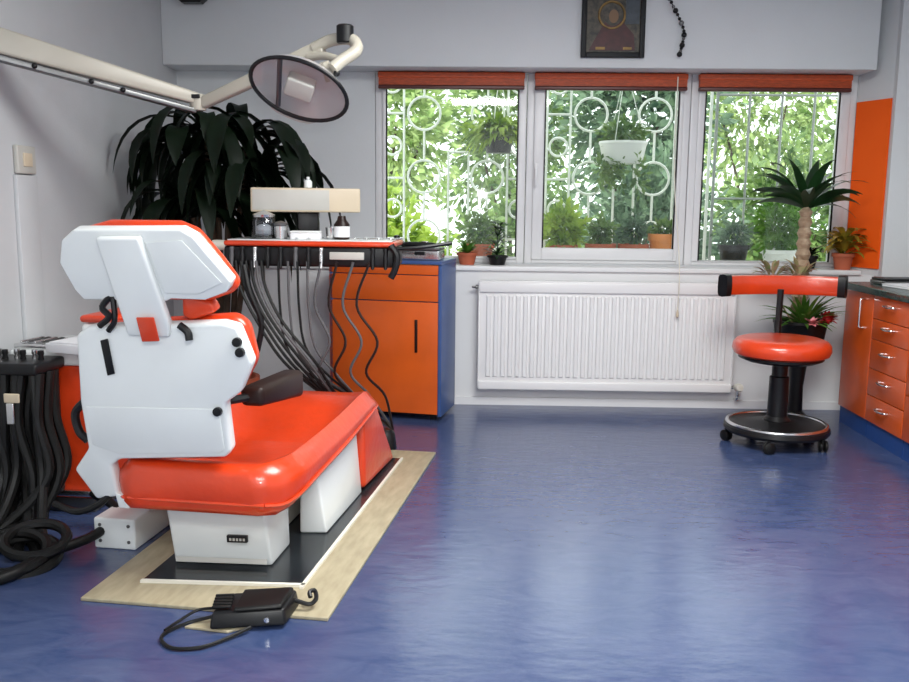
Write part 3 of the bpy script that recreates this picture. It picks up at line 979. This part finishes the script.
rt = thing('floor_board', 'cream board laid on the floor under the dental chair', 'board', CO, CA)
MB().box(-.335, .47, -.20, 1.66, 0.0, .012, .003).build('board', 'mat_beige', rt)
MB().prism([(-.205, -.05, .0125), (.32, .01, .0125), (.325, 1.50, .0125), (-.205, 1.50, .0125)], (0, 0, .004)).build('dark_sheet', 'mat_dark', rt)
MB().prism([(.320, -.02, .0125), (.332, -.02, .0125), (.336, 1.50, .0125), (.326, 1.50, .0125)], (0, 0, .009)).prism([(-.205, -.066, .0125), (.332, -.006, .0125), (.332, .008, .0125), (-.205, -.052, .0125)], (0, 0, .009)).build('edging', 'white_warm', rt)
tg = tag(MB().prism([(.068, -.318, 0), (.205, -.325, 0), (.305, -.225, 0), (.130, -.225, 0)], (0, 0, .008), .002).build('floor_tile', 'mat_beige'), 'loose cream board piece under the foot pedal', 'board')
tg.location = CO
tg.rotation_euler = (0, 0, CA)

rt = thing('dental_chair', 'orange and white dental chair facing the window', 'dental chair', CO, CA)
chair = rt
ZB = .0168
b = MB()
b.hexa([(-.165, .10, ZB), (.175, .13, ZB), (.17, .33, ZB), (-.165, .33, ZB)], [(-.18, .07, .245), (.165, .09, .245), (.165, .33, .255), (-.18, .33, .255)], .012)
b.build('base_column', 'white', rt)
MB().hexa([(-.15, .085, ZB + .012), (.16, .113, ZB + .012), (.16, .118, ZB + .028), (-.15, .090, ZB + .028)], [(-.152, .081, ZB + .014), (.162, .109, ZB + .014), (.162, .115, ZB + .030), (-.152, .086, ZB + .030)]).build('base_trim', 'grey_plastic', rt)
lp = MB().hexa([(.035, .092, .112), (.105, .098, .112), (.105, .084, .112), (.035, .078, .112)], [(.035, .089, .138), (.105, .095, .138), (.105, .081, .138), (.035, .075, .138)], .003)
lp.build('name_plate', 'black', rt)
lt = MB()
for k in range(5):
    x = .045 + k * .0115
    lt.box(x, x + .007, .0755 + k * .001, .082 + k * .001, .120, .129)
lt.build('plate_lettering', 'grey_plastic', rt)
b = MB()
b.hexa([(.165, .445, ZB), (.268, .46, ZB), (.275, .95, ZB), (.165, .95, ZB)], [(.175, .43, .30), (.232, .44, .31), (.255, .93, .325), (.165, .93, .325)], .01)
b.build('lift_housing', 'white', rt)
MB().box(-.15, .10, .331, .95, ZB, .25, .01).build('chassis', 'white_warm', rt)
bl = MB().lathe((.098, .40, .06), [(.001, 0), (.012, .0), (.012, .012), (.001, .014)], 12, (1, 0, 0)).build('bolt', 'metal', rt)

# seat cushion: loft along the chair, dished across
def seat_section(y, x0, x1, zb, zt, dish, bol):
    n = 14
    pts = []
    rad = .045
    for k in range(n + 1):                    # top from left to right
        u = k / n
        x = x0 + (x1 - x0) * u
        e = abs(2 * u - 1)
        edge = max(0, (e - .86) / .14)
        z = zt - dish * (1 - min(1, (e / .80) ** 7)) - bol * 0 - rad * edge ** 2.2
        pts.append(Vector((x, y, z)))
    for k in range(1, 4):
        z = (zt - rad) + (zb + .02 - zt + rad) * k / 3
        pts.append(Vector((x1 + (.006 if k == 1 else .0), y, z)))
    for k in range(7):
        u = k / 6
        x = x1 - .02 + (x0 + .02 - x1 + .02) * u
        pts.append(Vector((x, y, zb)))
    for k in range(0, 3):
        z = zb + .02 + (zt - rad - zb - .02) * k / 3
        pts.append(Vector((x0 - (.006 if k == 2 else 0), y, z)))
    return pts
SEC = [(-.045, -.225, .170, .275, .380, .0), (-.035, -.262, .212, .255, .400, .0), (.0, -.296, .258, .250, .414, .004), (.06, -.312, .285, .258, .420, .02), (.15, -.316, .297, .270, .420, .07), (.30, -.314, .300, .280, .420, .125), (.48, -.310, .301, .288, .420, .135),
       (.66, -.306, .302, .297, .424, .130), (.82, -.303, .302, .308, .432, .11), (.95, -.300, .302, .318, .438, .06), (1.06, -.298, .300, .325, .438, .03), (1.13, -.292, .294, .325, .424, .01), (1.175, -.280, .28, .325, .390, .0), (1.19, -.26, .262, .33, .355, .0)]
s = MB()
s.rings([seat_section(y, a, b_, c, d_, e, 0) for (y, a, b_, c, d_, e) in SEC])
seat = s.build('seat', 'vinyl', rt, angle=60)
pp = MB()
for side in (0, 1):
    path = [(c_ + (.003 if side else -.003), y, zb + .035) for (y, a, b_, zb, zt, e) in SEC[1:-1] for c_ in ((b_,) if side else (a,))]
    pp.tube(path, .006, 6, 3)
pp.tube([(-.25, -.037, .290), (-.15, -.044, .291), (.12, -.044, .291), (.215, -.037, .290)], .006, 6)
pp.build('piping', 'vinyl', seat)
# leg rest hanging at the front
MB().hexa([(-.25, .965, .03), (.285, .965, .03), (.30, 1.48, .02), (-.25, 1.48, .02)], [(-.26, .98, .322), (.275, .98, .322), (.285, 1.19, .35), (-.26, 1.19, .35)], .02).build('leg_rest', 'vinyl', rt)

def tilt(pts, y0, z0, k):
    return [Vector((x, y0 - (z - z0) * k, z)) for x, z in pts]
# backrest shell
out = [(-.345, .835), (-.30, .863), (.135, .889), (.182, .878), (.217, .766), (.168, .667), (.116, .631), (.117, .468), (.095, .446), (-.268, .419), (-.300, .395), (-.290, .285), (-.374, .268), (-.435, .372), (-.372, .451), (-.371, .615)]
MB().prism(tilt(out, -.045, .4, .2), (0, .05, .010), .012).build('backrest_shell', 'white', rt)
MB().prism(tilt([(-.262, .822), (-.237, .829), (-.232, .715), (-.257, .708)], -.047, .4, .2), (0, -.006, 0), .002).build('slot', 'black', rt)
MB().prism(tilt([(-.315, .86), (.150, .905), (.190, .875), (.208, .76), (.150, .665), (.085, .61), (.08, .42), (-.26, .40), (-.34, .46), (-.35, .80)], .008, .4, .2), (0, .06, .012), .022).build('backrest_cushion', 'vinyl', rt)
for (x, z) in ((.092, .605), (.180, .832), (.186, .800)):
    c_ = tilt([(x, z)], -.047, .4, .2)[0]
    MB().lathe(c_, [(.001, .004), (.013, .003), (.015, 0), (.014, -.012), (.001, -.014)], 12, (0, 1, 0)).build('knob', 'black', rt)
MB().prism(tilt([(-.350, .600), (.095, .612), (.098, .478), (.080, .464), (-.262, .440), (-.350, .470)], -.0445, .4, .2), (0, -.004, 0), .002).build('backrest_panel', 'white', rt)
# hinge plate and black cable end low on the left
MB().prism(tilt([(-.300, .300), (-.262, .290), (-.258, .245), (-.295, .245)], -.05, .4, .2), (0, .04, 0), .004).build('hinge_block', 'white', rt)
MB().tube([(-.33, -.01, .285), (-.37, -.02, .25), (-.45, -.01, .22), (-.60, .10, .20)], .012, 8, 5).build('cable', 'rubber', rt)
MB().tube([(-.395, -.02, .60), (-.43, -.02, .56), (-.42, -.02, .50), (-.39, -.02, .47)], .014, 8, 5).build('side_lever', 'black', rt)
# neck and headrest
NK = [(-.205, 1.137), (-.070, 1.140), (-.025, .885), (-.03, .84), (-.165, .84), (-.172, .893)]
MB().prism(tilt(NK, -.165, .9, .3), (0, .03, .01), .008).build('headrest_stem', 'white', rt)
HD = [(-.329, 1.128), (-.285, 1.160), (.050, 1.166), (.085, 1.146), (.181, 1.015), (.163, .984), (.090, .957), (-.020, .958), (-.03, .95), (-.300, .947), (-.322, .977), (-.352, 1.06)]
hd = MB().prism(tilt(HD, -.138, .9, .3), (0, .045, .014), .014)
hd.build('headrest_shell', 'white', rt)
MB().prism(tilt([(-.062, 1.128), (.052, 1.136), (.155, 1.012), (.075, .976), (-.028, .976)], -.140, .9, .3), (0, -.004, 0), .002).build('headrest_panel', 'white', rt)
HC = [(-.325, 1.150), (-.20, 1.182), (.02, 1.182), (.075, 1.160), (.135, 1.080), (.182, 1.005), (.165, .975), (.08, .945), (-.29, .945), (-.335, .98), (-.36, 1.06)]
MB().prism(tilt(HC, -.092, .9, .3), (0, .045, .014), .02).build('headrest_cushion', 'vinyl', rt)
MB().prism(tilt([(.0, .965), (.09, .945), (.10, .915), (.02, .885), (-.01, .90)], -.10, .9, .3), (0, .05, .01), .01).build('neck_pad', 'vinyl', rt)
MB().prism(tilt([(-.118, .903), (-.062, .905), (-.058, .83), (-.114, .826)], -.172, .9, .3), (0, -.008, 0), .003).build('tag', 'vinyl', rt)
lv = MB()
lv.tube([(-.20, -.14, .975), (-.235, -.16, .93), (-.215, -.16, .90), (-.25, -.155, .87)], .010, 8, 5)
lv.tube([(-.205, -.15, .96), (-.20, -.155, .89), (-.225, -.15, .855)], .009, 8, 4)
lv.sphere((-.20, -.145, .98), .016, seg=10)
lv.build('adjust_lever', 'black', rt)
MB().tube([(.005, -.15, .88), (.03, -.15, .86), (.035, -.15, .835)], .012, 8, 4).build('lock_lever', 'black', rt)
# armrests
ar = MB().box(-.44, -.33, .05, .36, .80, .845, .015)
ar.build('armrest', 'white', rt)
MB().box(-.445, -.325, .05, .37, .847, .872, .012).build('armrest_pad', 'vinyl', rt)
MB().hexa([(.105, .05, .592), (.185, .05, .592), (.195, .44, .545), (.115, .44, .545)], [(.105, .05, .657), (.185, .05, .657), (.195, .44, .645), (.115, .44, .645)], .018).build('armrest', 'dark_brown', rt)
MB().tube([(.13, .06, .62), (.09, .0, .62)], .014, 8).build('armrest_bracket', 'black', rt)
MB().tube([(-.38, .06, .82), (-.36, -.04, .80)], .016, 8).build('armrest_bracket', 'black', rt)

# motor box at the left of the chair
rt = thing('motor_box', 'white rectangular motor box on the floor left of the chair', 'box', (-1.28, 3.10, 0), CA)
MB().box(-.085, .075, -.03, .42, 0.0, .115, .008).build('casing', 'white', rt)
for (x, z) in ((-.06, .03), (.05, .03), (-.06, .09), (.05, .09)):
    MB().lathe((x, -.028, z), [(.001, .006), (.006, .005), (.007, 0), (.001, -.001)], 8, (0, -1, 0)).build('screw', 'dark_metal', rt)

# foot pedal
rt = thing('foot_pedal', 'black foot pedal on the floor in front of the chair', 'pedal', (-.655, 2.545, .013), R(8))
b = MB()
b.hexa([(-.12, -.085, 0), (.10, -.075, 0), (.135, .06, 0), (-.09, .05, 0)], [(-.115, -.07, .045), (.095, -.06, .045), (.125, .055, .055), (-.085, .045, .055)], .008)
b.build('base', 'black', rt)
MB().hexa([(-.05, -.075, .047), (.09, -.062, .047), (.12, .045, .057), (-.03, .04, .057)], [(-.05, -.07, .058), (.085, -.058, .058), (.115, .04, .070), (-.03, .035, .070)], .005).build('treadle', 'rubber', rt)
MB().lathe((.045, -.078, .022), [(.001, .006), (.008, .005), (.009, 0), (.001, -.002)], 10, (0, -1, 0)).build('screw', 'metal', rt)
tr = MB()
for k in range(5):
    tr.box(-.115, -.06, -.055 + k * .02, -.045 + k * .02, .050, .058, .002)
tr.build('grip', 'rubber', rt)
MB().tube([(.12, .03, .03), (.165, .02, .02), (.185, .035, .03), (.18, .06, .045), (.165, .05, .045), (.168, .035, .035)], .007, 8, 6).build('hook', 'black', rt)
MB().tube([(-.115, -.02, .012), (-.20, -.03, -.004), (-.25, -.10, -.005), (-.21, -.17, -.006), (-.13, -.175, -.006), (-.06, -.13, -.004), (.0, -.085, .004)], .0055, 8, 8).build('cable', 'rubber', rt)
MB().tube([(-.11, .02, .02), (-.17, .03, .01), (-.22, -.01, -.004), (-.25, -.06, -.006)], .0045, 8, 6).build('lead', 'rubber', rt)

# ------------------------------------------------------------------ assistant cart on the left, with hoses
rt = thing('assistant_cart', 'orange side unit with black hoses at the left wall', 'cart', (-1.66, 3.50, 0), CA * .6)
MB().box(-.15, .155, -.05, .36, .06, .60, .012).build('body', 'vinyl', rt)
MB().box(-.14, .145, -.04, .35, .0, .06, .005).build('plinth', 'dark_metal', rt)
MB().box(-.17, .19, -.06, .37, .602, .66, .012).build('top', 'white', rt)
MB().box(-.16, .19, -.075, -.05, .075, .10, .004).build('lower_rail', 'metal', rt)
hb = MB()
hb.box(-.22, .065, -.27, -.062, .60, .645, .012)
hb.build('instrument_holder', 'black', rt)
random.seed(12)
for k in range(7):
    x = -.19 + k * .036
    hp = MB().lathe((x, -.165 + .02 * (k % 2), .630), [(.010, 0), (.012, .015), (.009, .030), (.012, .036), (.011, .05), (.001, .052)], 10)
    hp.build('handpiece', 'metal' if k % 2 else 'black', rt)
for k in range(26):
    x = -.215 + .275 * (k % 13) / 12
    y = -.24 + .07 * (k % 3)
    xe = .02 + random.uniform(-.20, .20)
    ye = -.36 - random.uniform(.0, .22)
    h = MB()
    h.tube([(x, y, .605), (x + random.uniform(-.02, .02), y - .02, .42), (x + random.uniform(-.02, .05), y - .03, .22), (x * .5 + xe * .4, (y + ye) / 2, .05), (xe, ye, .022)], .018, 8, 6)
    h.build('hose', 'rubber', rt)
MB().box(-.21, .05, -.14, -.075, .10, .60, .02).build('hose_cover', 'rubber', rt)
MB().box(-.06, .0, -.285, -.275, .50, .535, .004).build('holder_clip', 'beige', rt)
MB().box(-.05, -.02, -.29, -.28, .42, .50, .004).build('valve', 'metal', rt)

rt = thing('floor_hose', 'coiled black suction hose lying on the floor at the left', 'hose', (-1.55, 2.86, 0))
for (cx_, cy_, rad, zz, nm) in ((.0, .06, .115, .03, 'coil'), (.03, .10, .10, .075, 'coil'), (-.03, .03, .12, .055, 'coil')):
    MB().torus((cx_, cy_, zz), rad, .019, (.10, -.22, 1), 32, 8).build(nm, 'rubber', rt)
MB().tube([(.10, .10, .05), (.02, -.10, .024), (-.18, -.18, .022), (-.42, -.13, .022)], .022, 10, 8).build('hose_tail', 'rubber', rt)
MB().tube([(.10, .05, .05), (.20, .20, .06), (.22, .34, .10), (.10, .42, .14)], .018, 10, 8).build('hose_lead', 'rubber', rt)

rt = thing('paper_stack', 'white stack of papers on the side unit left of the chair', 'papers', (-1.54, 3.46, .661), R(-18))
MB().box(-.10, .11, -.09, .12, 0, .035, .002).build('pages', 'paper', rt)
MB().box(-.085, .105, -.085, .11, .036, .042).build('top_sheet', 'paper', rt)
rt = thing('instrument_tray', 'shiny low tray of small instruments on the side unit at the left edge', 'tray', (-1.745, 3.54, .661), R(-8))
MB().box(-.075, .07, -.07, .12, 0, .02, .005).build('dish', 'metal', rt)
for k in range(4):
    MB().lathe((-.05 + k * .03, -.06, .027), [(.001, 0), (.005, .004), (.004, .10), (.006, .12), (.001, .14)], 8, (0.1, 1, 0)).build('instrument', 'dark_metal' if k % 2 else 'metal', rt)

# ------------------------------------------------------------------ delivery tray with hanging hoses
TX, TY, TZ = -.77, 4.30, 1.055
rt = thing('delivery_unit', 'orange edged dental tray with hanging handpieces before the big plant', 'dental unit', (TX, TY, 0), R(-2))
MB().box(-.40, .40, -.14, .22, TZ - .012, TZ + .012, .01).build('tray', 'vinyl', rt)
MB().box(-.385, .385, -.125, .205, TZ + .0125, TZ + .018, .002).build('tray_liner', 'white', rt)
MB().box(-.40, .40, -.135, .18, TZ - .105, TZ - .013, .012).build('instrument_holder', 'black', rt)
MB().box(.10, .26, -.150, -.136, TZ - .070, TZ - .035, .003).build('control_strip', 'grey_plastic', rt)
MB().tube([(-.38, .10, TZ - .03), (-.52, .06, TZ - .02), (-.62, .10, TZ - .06)], .026, 10, 5).build('support_arm', 'white_warm', rt)
MB().lathe((-.64, .10, 0), [(.16, 0), (.16, .03), (.04, .05), (.035, 1.06), (.001, 1.07)], 20).build('post', 'white_warm', rt)
random.seed(3)
hand = [-.36, -.31, -.25, -.19, -.13, -.06, .0, .06, .30, .36]
for k, x in enumerate(hand):
    hp = MB().lathe((x, -.150, TZ - .115), [(.001, 0), (.008, .004), (.011, .06), (.009, .08), (.012, .09), (.011, .10), (.001, .102)], 10, (0, .12, 1))
    hp.build('handpiece', ['hose_grey', 'black', 'metal', 'black', 'black'][k % 5], rt)
# hoses swing down and right behind the seat
for k in range(6):
    x0 = -.34 + .024 * k
    pts = [(x0, -.15, TZ - .08), (x0 + .02, -.16, TZ - .20), (x0 + .10, -.17, TZ - .36), (x0 + .22 + .006 * k, -.15, .50), (.06 + .012 * k, -.06, .32), (.22 + .01 * k, .06, .20), (.30, .14, .10)]
    MB().tube(pts, .0075, 7, 7).build('hose', 'hose_grey' if k == 4 else 'rubber', rt)
for k in range(4):
    x0 = -.14 + .045 * k
    pts = [(x0, -.15, TZ - .08), (x0 + .005, -.15, TZ - .30), (x0 + .03, -.14, TZ - .48), (x0 + .12, -.10, .44), (.22, .0, .28), (.32, .14, .10)]
    MB().tube(pts, .006, 7, 7).build('hose', 'hose_grey' if k % 2 else 'rubber', rt)
for k in range(4):
    x0 = .06 + .075 * k
    pts = [(x0, -.15, TZ - .08), (x0 - .03 - .01 * k, -.15, TZ - .28), (x0 + .035, -.14, TZ - .45), (x0 - .02, -.13, TZ - .60), (x0 + .06, -.06, .33), (.36, .12, .12)]
    MB().tube(pts, .0065, 7, 7).build('hose', 'dark_brown' if k % 2 else 'hose_grey', rt)
MB().tube([(-.30, -.15, TZ - .10), (-.27, -.17, TZ - .22), (-.22, -.17, TZ - .36), (-.235, -.17, TZ - .47), (-.25, -.17, TZ - .52)], .014, 8, 6).build('suction_tip', 'black', rt)
MB().lathe((.32, .16, 0), [(.05, 0), (.055, .015), (.045, .09), (.03, .11), (.001, .112)], 16).build('hose_junction', 'black', rt)
# end of tray: black hooked handpiece
MB().tube([(.385, -.15, TZ + .0), (.415, -.155, TZ - .05), (.405, -.155, TZ - .11), (.385, -.155, TZ - .15)], .016, 8, 5).build('hook_handpiece', 'black', rt)
MB().tube([(.39, -.10, TZ - .02), (.52, -.09, TZ - .01), (.66, -.05, TZ + .01)], .009, 8, 4).build('probe', 'black', rt)

rt = thing('viewer_box', 'beige oblong control box raised above the dental tray', 'control box', (TX - .05, 4.40, TZ + .0185), R(14))
MB().box(-.27, .25, -.06, .09, .125, .24, .008).build('housing', 'beige', rt)
MB().box(-.262, .10, -.0615, -.06, .135, .23, .001).build('front_panel', 'grey_plastic', rt)
MB().box(-.05, .05, -.02, .03, .0, .124, .005).build('stand', 'black', rt)
rt = thing('plastic_bottle', 'small white bottle standing on top of the beige control box', 'bottle', (TX - .05, 4.42, TZ + .0185 + .241))
MB().lathe((0, 0, 0), [(.012, 0), (.020, .002), (.020, .03), (.012, .04), (.001, .041)], 14).build('body', 'white', rt)
MB().lathe((0, 0, .041), [(.008, 0), (.009, .012), (.001, .013)], 10).build('cap', 'white', rt)

ZJ = TZ + .0185
rt = thing('glass_jar', 'large glass jar of swabs at the left of the dental tray', 'jar', (-1.005, 4.27, ZJ))
MB().lathe((0, 0, 0), [(.02, 0), (.055, .002), (.060, .02), (.060, .085), (.050, .10), (.045, .10), (.052, .08), (.052, .02), (.001, .012)], 22).build('jar_body', 'jar_glass', rt)
MB().sphere((0, 0, .04), .044, .044, .03, 12).build('swabs', 'paper', rt)
MB().lathe((0, 0, .101), [(.052, 0), (.054, .012), (.03, .022), (.010, .03), (.001, .034)], 20).build('lid', 'metal', rt)
rt = thing('glass_jar', 'small steel lidded jar beside the large swab jar on the dental tray', 'jar', (-.92, 4.25, ZJ))
MB().lathe((0, 0, 0), [(.02, 0), (.030, .002), (.032, .06), (.001, .062)], 16).build('jar_body', 'metal', rt)
MB().lathe((0, 0, .063), [(.033, 0), (.034, .012), (.01, .02), (.001, .022)], 16).build('lid', 'dark_metal', rt)
rt = thing('spray_bottle', 'dark bottle with a white label right of centre on the dental tray', 'bottle', (-.635, 4.27, ZJ))
MB().lathe((0, 0, 0), [(.012, 0), (.036, .002), (.038, .07), (.022, .092), (.018, .11), (.001, .111)], 18).build('body', 'dark_brown', rt)
MB().lathe((0, 0, .012), [(.0387, 0), (.0387, .05), (.0380, .05), (.0380, 0)], 18).build('label_band', 'paper', rt)
rt = thing('steel_cup', 'low steel cup beside the dark bottle on the dental tray', 'cup', (-.69, 4.32, ZJ))
MB().lathe((0, 0, 0), [(.01, 0), (.026, .001), (.031, .055), (.028, .055), (.024, .006), (.001, .006)], 18).build('body', 'metal', rt)
MB().torus((.036, 0, .03), .015, .003, (0, 1, 0), 14, 6).build('handle', 'metal', rt)
random.seed(9)
for k in range(9):
    x = -.84 + k * .055
    if .60 < -x < .74:
        continue
    tg = MB().lathe((0, 0, 0), [(.001, 0), (.005, .004), (.004, .08), (.006, .10), (.001, .13)], 8, (.5, 1, 0)).build('dental_instrument', 'metal')
    tg.location = (x, 4.19, ZJ + .0062)
    tag(tg, ['steel probe lying on the dental tray liner'][0], 'instrument', 'steel probes on the dental tray')
rt = thing('cotton_box', 'low white cotton box in the middle of the dental tray', 'box', (-.80, 4.245, ZJ), R(4))
MB().box(-.07, .07, -.04, .04, 0, .03, .004).build('body', 'paper', rt)
MB().box(-.071, .071, -.041, .041, .031, .04, .003).build('lid', 'white', rt)

# ------------------------------------------------------------------ dental lamp on its arm
rt = thing('dental_lamp', 'dental lamp with oval glass head on a long cream arm', 'dental lamp', (-1.88, 3.35, 1.80))
L0 = Vector((-1.88, 3.35, 1.80))
def lw(x, y, z):
    return Vector((x, y, z)) - L0
E1 = (-1.17, 3.84, 1.655)
a0 = Vector((-1.88, 3.40, 1.84)); a1 = Vector(E1)
d = (a1 - a0).normalized()
sd = d.cross(Vector((0, 0, 1))).normalized()
up = sd.cross(d)
def arm(a, b, w0, h0, w1, h1, lift=0):
    dd = (b - a).normalized(); s_ = dd.cross(Vector((0, 0, 1))).normalized(); u_ = s_.cross(dd)
    q = lambda p, w_, h_: [p + s_ * w_ + u_ * (h_ + lift), p - s_ * w_ + u_ * (h_ + lift), p - s_ * w_ - u_ * (h_ - lift), p + s_ * w_ - u_ * (h_ - lift)]
    return [v - L0 for v in q(a, w0, h0)], [v - L0 for v in q(b, w1, h1)]
A_, B_ = arm(a0, a1, .035, .052, .026, .024, .012)
MB().hexa(A_, B_, .012).build('lower_arm', 'lamp_enamel', rt)
A_, B_ = arm(a0, a1, .030, .012, .022, .010, -.05)
MB().hexa([v for v in A_], [v + Vector((0, 0, .012)) for v in B_], .004).build('arm_rail', 'dark_metal', rt)
for t_ in (.28, .52, .66):
    p_ = a0.lerp(a1, t_) - L0 + Vector((.0, -.036, -.045 + .012 * t_))
    MB().sphere(p_, .011, seg=10).build('screw', 'black', rt)
MB().lathe(lw(-1.88, 3.40, 1.84), [(.075, 0), (.075, .02), (.03, .03), (.03, .05), (.001, .05)], 20, (1, 0, 0)).build('wall_mount', 'lamp_enamel', rt)
MB().lathe(lw(E1[0], E1[1], E1[2] - .033), [(.01, 0), (.032, .0), (.035, .03), (.034, .055), (.025, .066), (.001, .068)], 18).build('elbow', 'lamp_enamel', rt)
MB().box(-.03, .03, -.004, .004, -.008, .008, .002, Matrix.Translation(lw(E1[0] - .01, E1[1] - .036, E1[2] + .02))).build('elbow_cap', 'black', rt)
b0 = Vector((E1[0] + .02, E1[1] - .005, E1[2] - .005)); b1 = Vector((-.62, 3.72, 1.86))
A_, B_ = arm(b0, b1, .022, .024, .026, .030)
MB().hexa(A_, B_, .010).build('upper_arm', 'lamp_enamel', rt)
# yoke around the head
y0 = MB()
y0.tube([lw(-.66, 3.72, 1.855), lw(-.58, 3.70, 1.885), lw(-.50, 3.66, 1.880), lw(-.475, 3.62, 1.835), lw(-.53, 3.58, 1.785), lw(-.56, 3.56, 1.755)], .024, 10, 6)
y0.tube([lw(-.68, 3.71, 1.82), lw(-.61, 3.68, 1.82), lw(-.55, 3.64, 1.80), lw(-.52, 3.60, 1.785)], .016, 10, 6)
y0.build('yoke', 'lamp_enamel', rt)
MB().lathe(lw(-.525, 3.66, 1.865), [(.03, 0), (.034, .005), (.034, .065), (.028, .07), (.001, .07)], 16).build('pivot_cap', 'black', rt)
MB().sphere(lw(-.545, 3.565, 1.738), .013, seg=8).build('tension_knob', 'black', rt)
HC_ = lw(-.688, 3.55, 1.674)
ax = Vector((-.06, -.80, -.60)).normalized()     # faces the viewer and down
tl = Matrix.Rotation(R(-24), 3, ax)
xh = ax.cross(Vector((0, 0, 1))).normalized()
xh = tl @ (-xh)
zh = ax.cross(xh).normalized()
if zh.z < 0:
    zh = -zh
def oval(rx, rz, off, n=40, ex=1.0):
    return [HC_ + ax * off + xh * math.cos(2 * PI * k / n) * rx + zh * math.sin(2 * PI * k / n) * rz for k in range(n)]
RX, RZ = .190, .122
sh = MB()
sh.rings([oval(.03, .02, -.115), oval(RX * .55, RZ * .55, -.10), oval(RX * .85, RZ * .85, -.06), oval(RX, RZ, -.005), oval(RX * .97, RZ * .97, -.005), oval(RX * .82, RZ * .82, -.05), oval(RX * .52, RZ * .52, -.088), oval(.02, .014, -.10)])
sh.build('reflector', 'mirror', rt)
rm = MB()
pts = oval(RX, RZ, .0)
t_ = bmesh.new(); rv = []
for k in range(40):
    p_ = pts[k]; dn = (p_ - HC_).normalized()
    rv.append([t_.verts.new(p_ + (dn * math.cos(2 * PI * j / 8) + ax * math.sin(2 * PI * j / 8)) * .0085) for j in range(8)])
for k in range(40):
    for j in range(8):
        t_.faces.new((rv[k][j], rv[k][(j + 1) % 8], rv[(k + 1) % 40][(j + 1) % 8], rv[(k + 1) % 40][j]))
rm.merge(t_)
rm.build('rim', 'black', rt)
MB().rings([oval(RX * .99, RZ * .99, .0), oval(RX * .99, RZ * .99, .004)]).build('glass_cover', 'lens', rt)
bh = MB()
bh.tube([HC_ + xh * (-.06) - zh * .105 + ax * .001 - ax * .006, HC_ + xh * (-.10) + zh * .10 - ax * .006], .010, 8)
bh.build('bulb_bracket', 'dark_metal', rt)
MB().box(-.055, .055, -.03, .03, -.04, .04, .01, Matrix.Translation(HC_ - ax * .02) @ Matrix((xh, ax, zh)).transposed().to_4x4()).build('bulb_housing', 'grey_plastic', rt)
MB().tube([lw(-.60, 3.60, 1.785), HC_ + xh * .10 + zh * .03 - ax * .09], .02, 8).build('head_arm', 'lamp_enamel', rt)
MB().tube([HC_ - zh * .104 - xh * .10, HC_ - zh * .135 - xh * .05 - ax * .01, HC_ - zh * .138 + xh * .05 - ax * .01, HC_ - zh * .104 + xh * .10], .007, 8, 6).build('hand_grip', 'grey_plastic', rt)
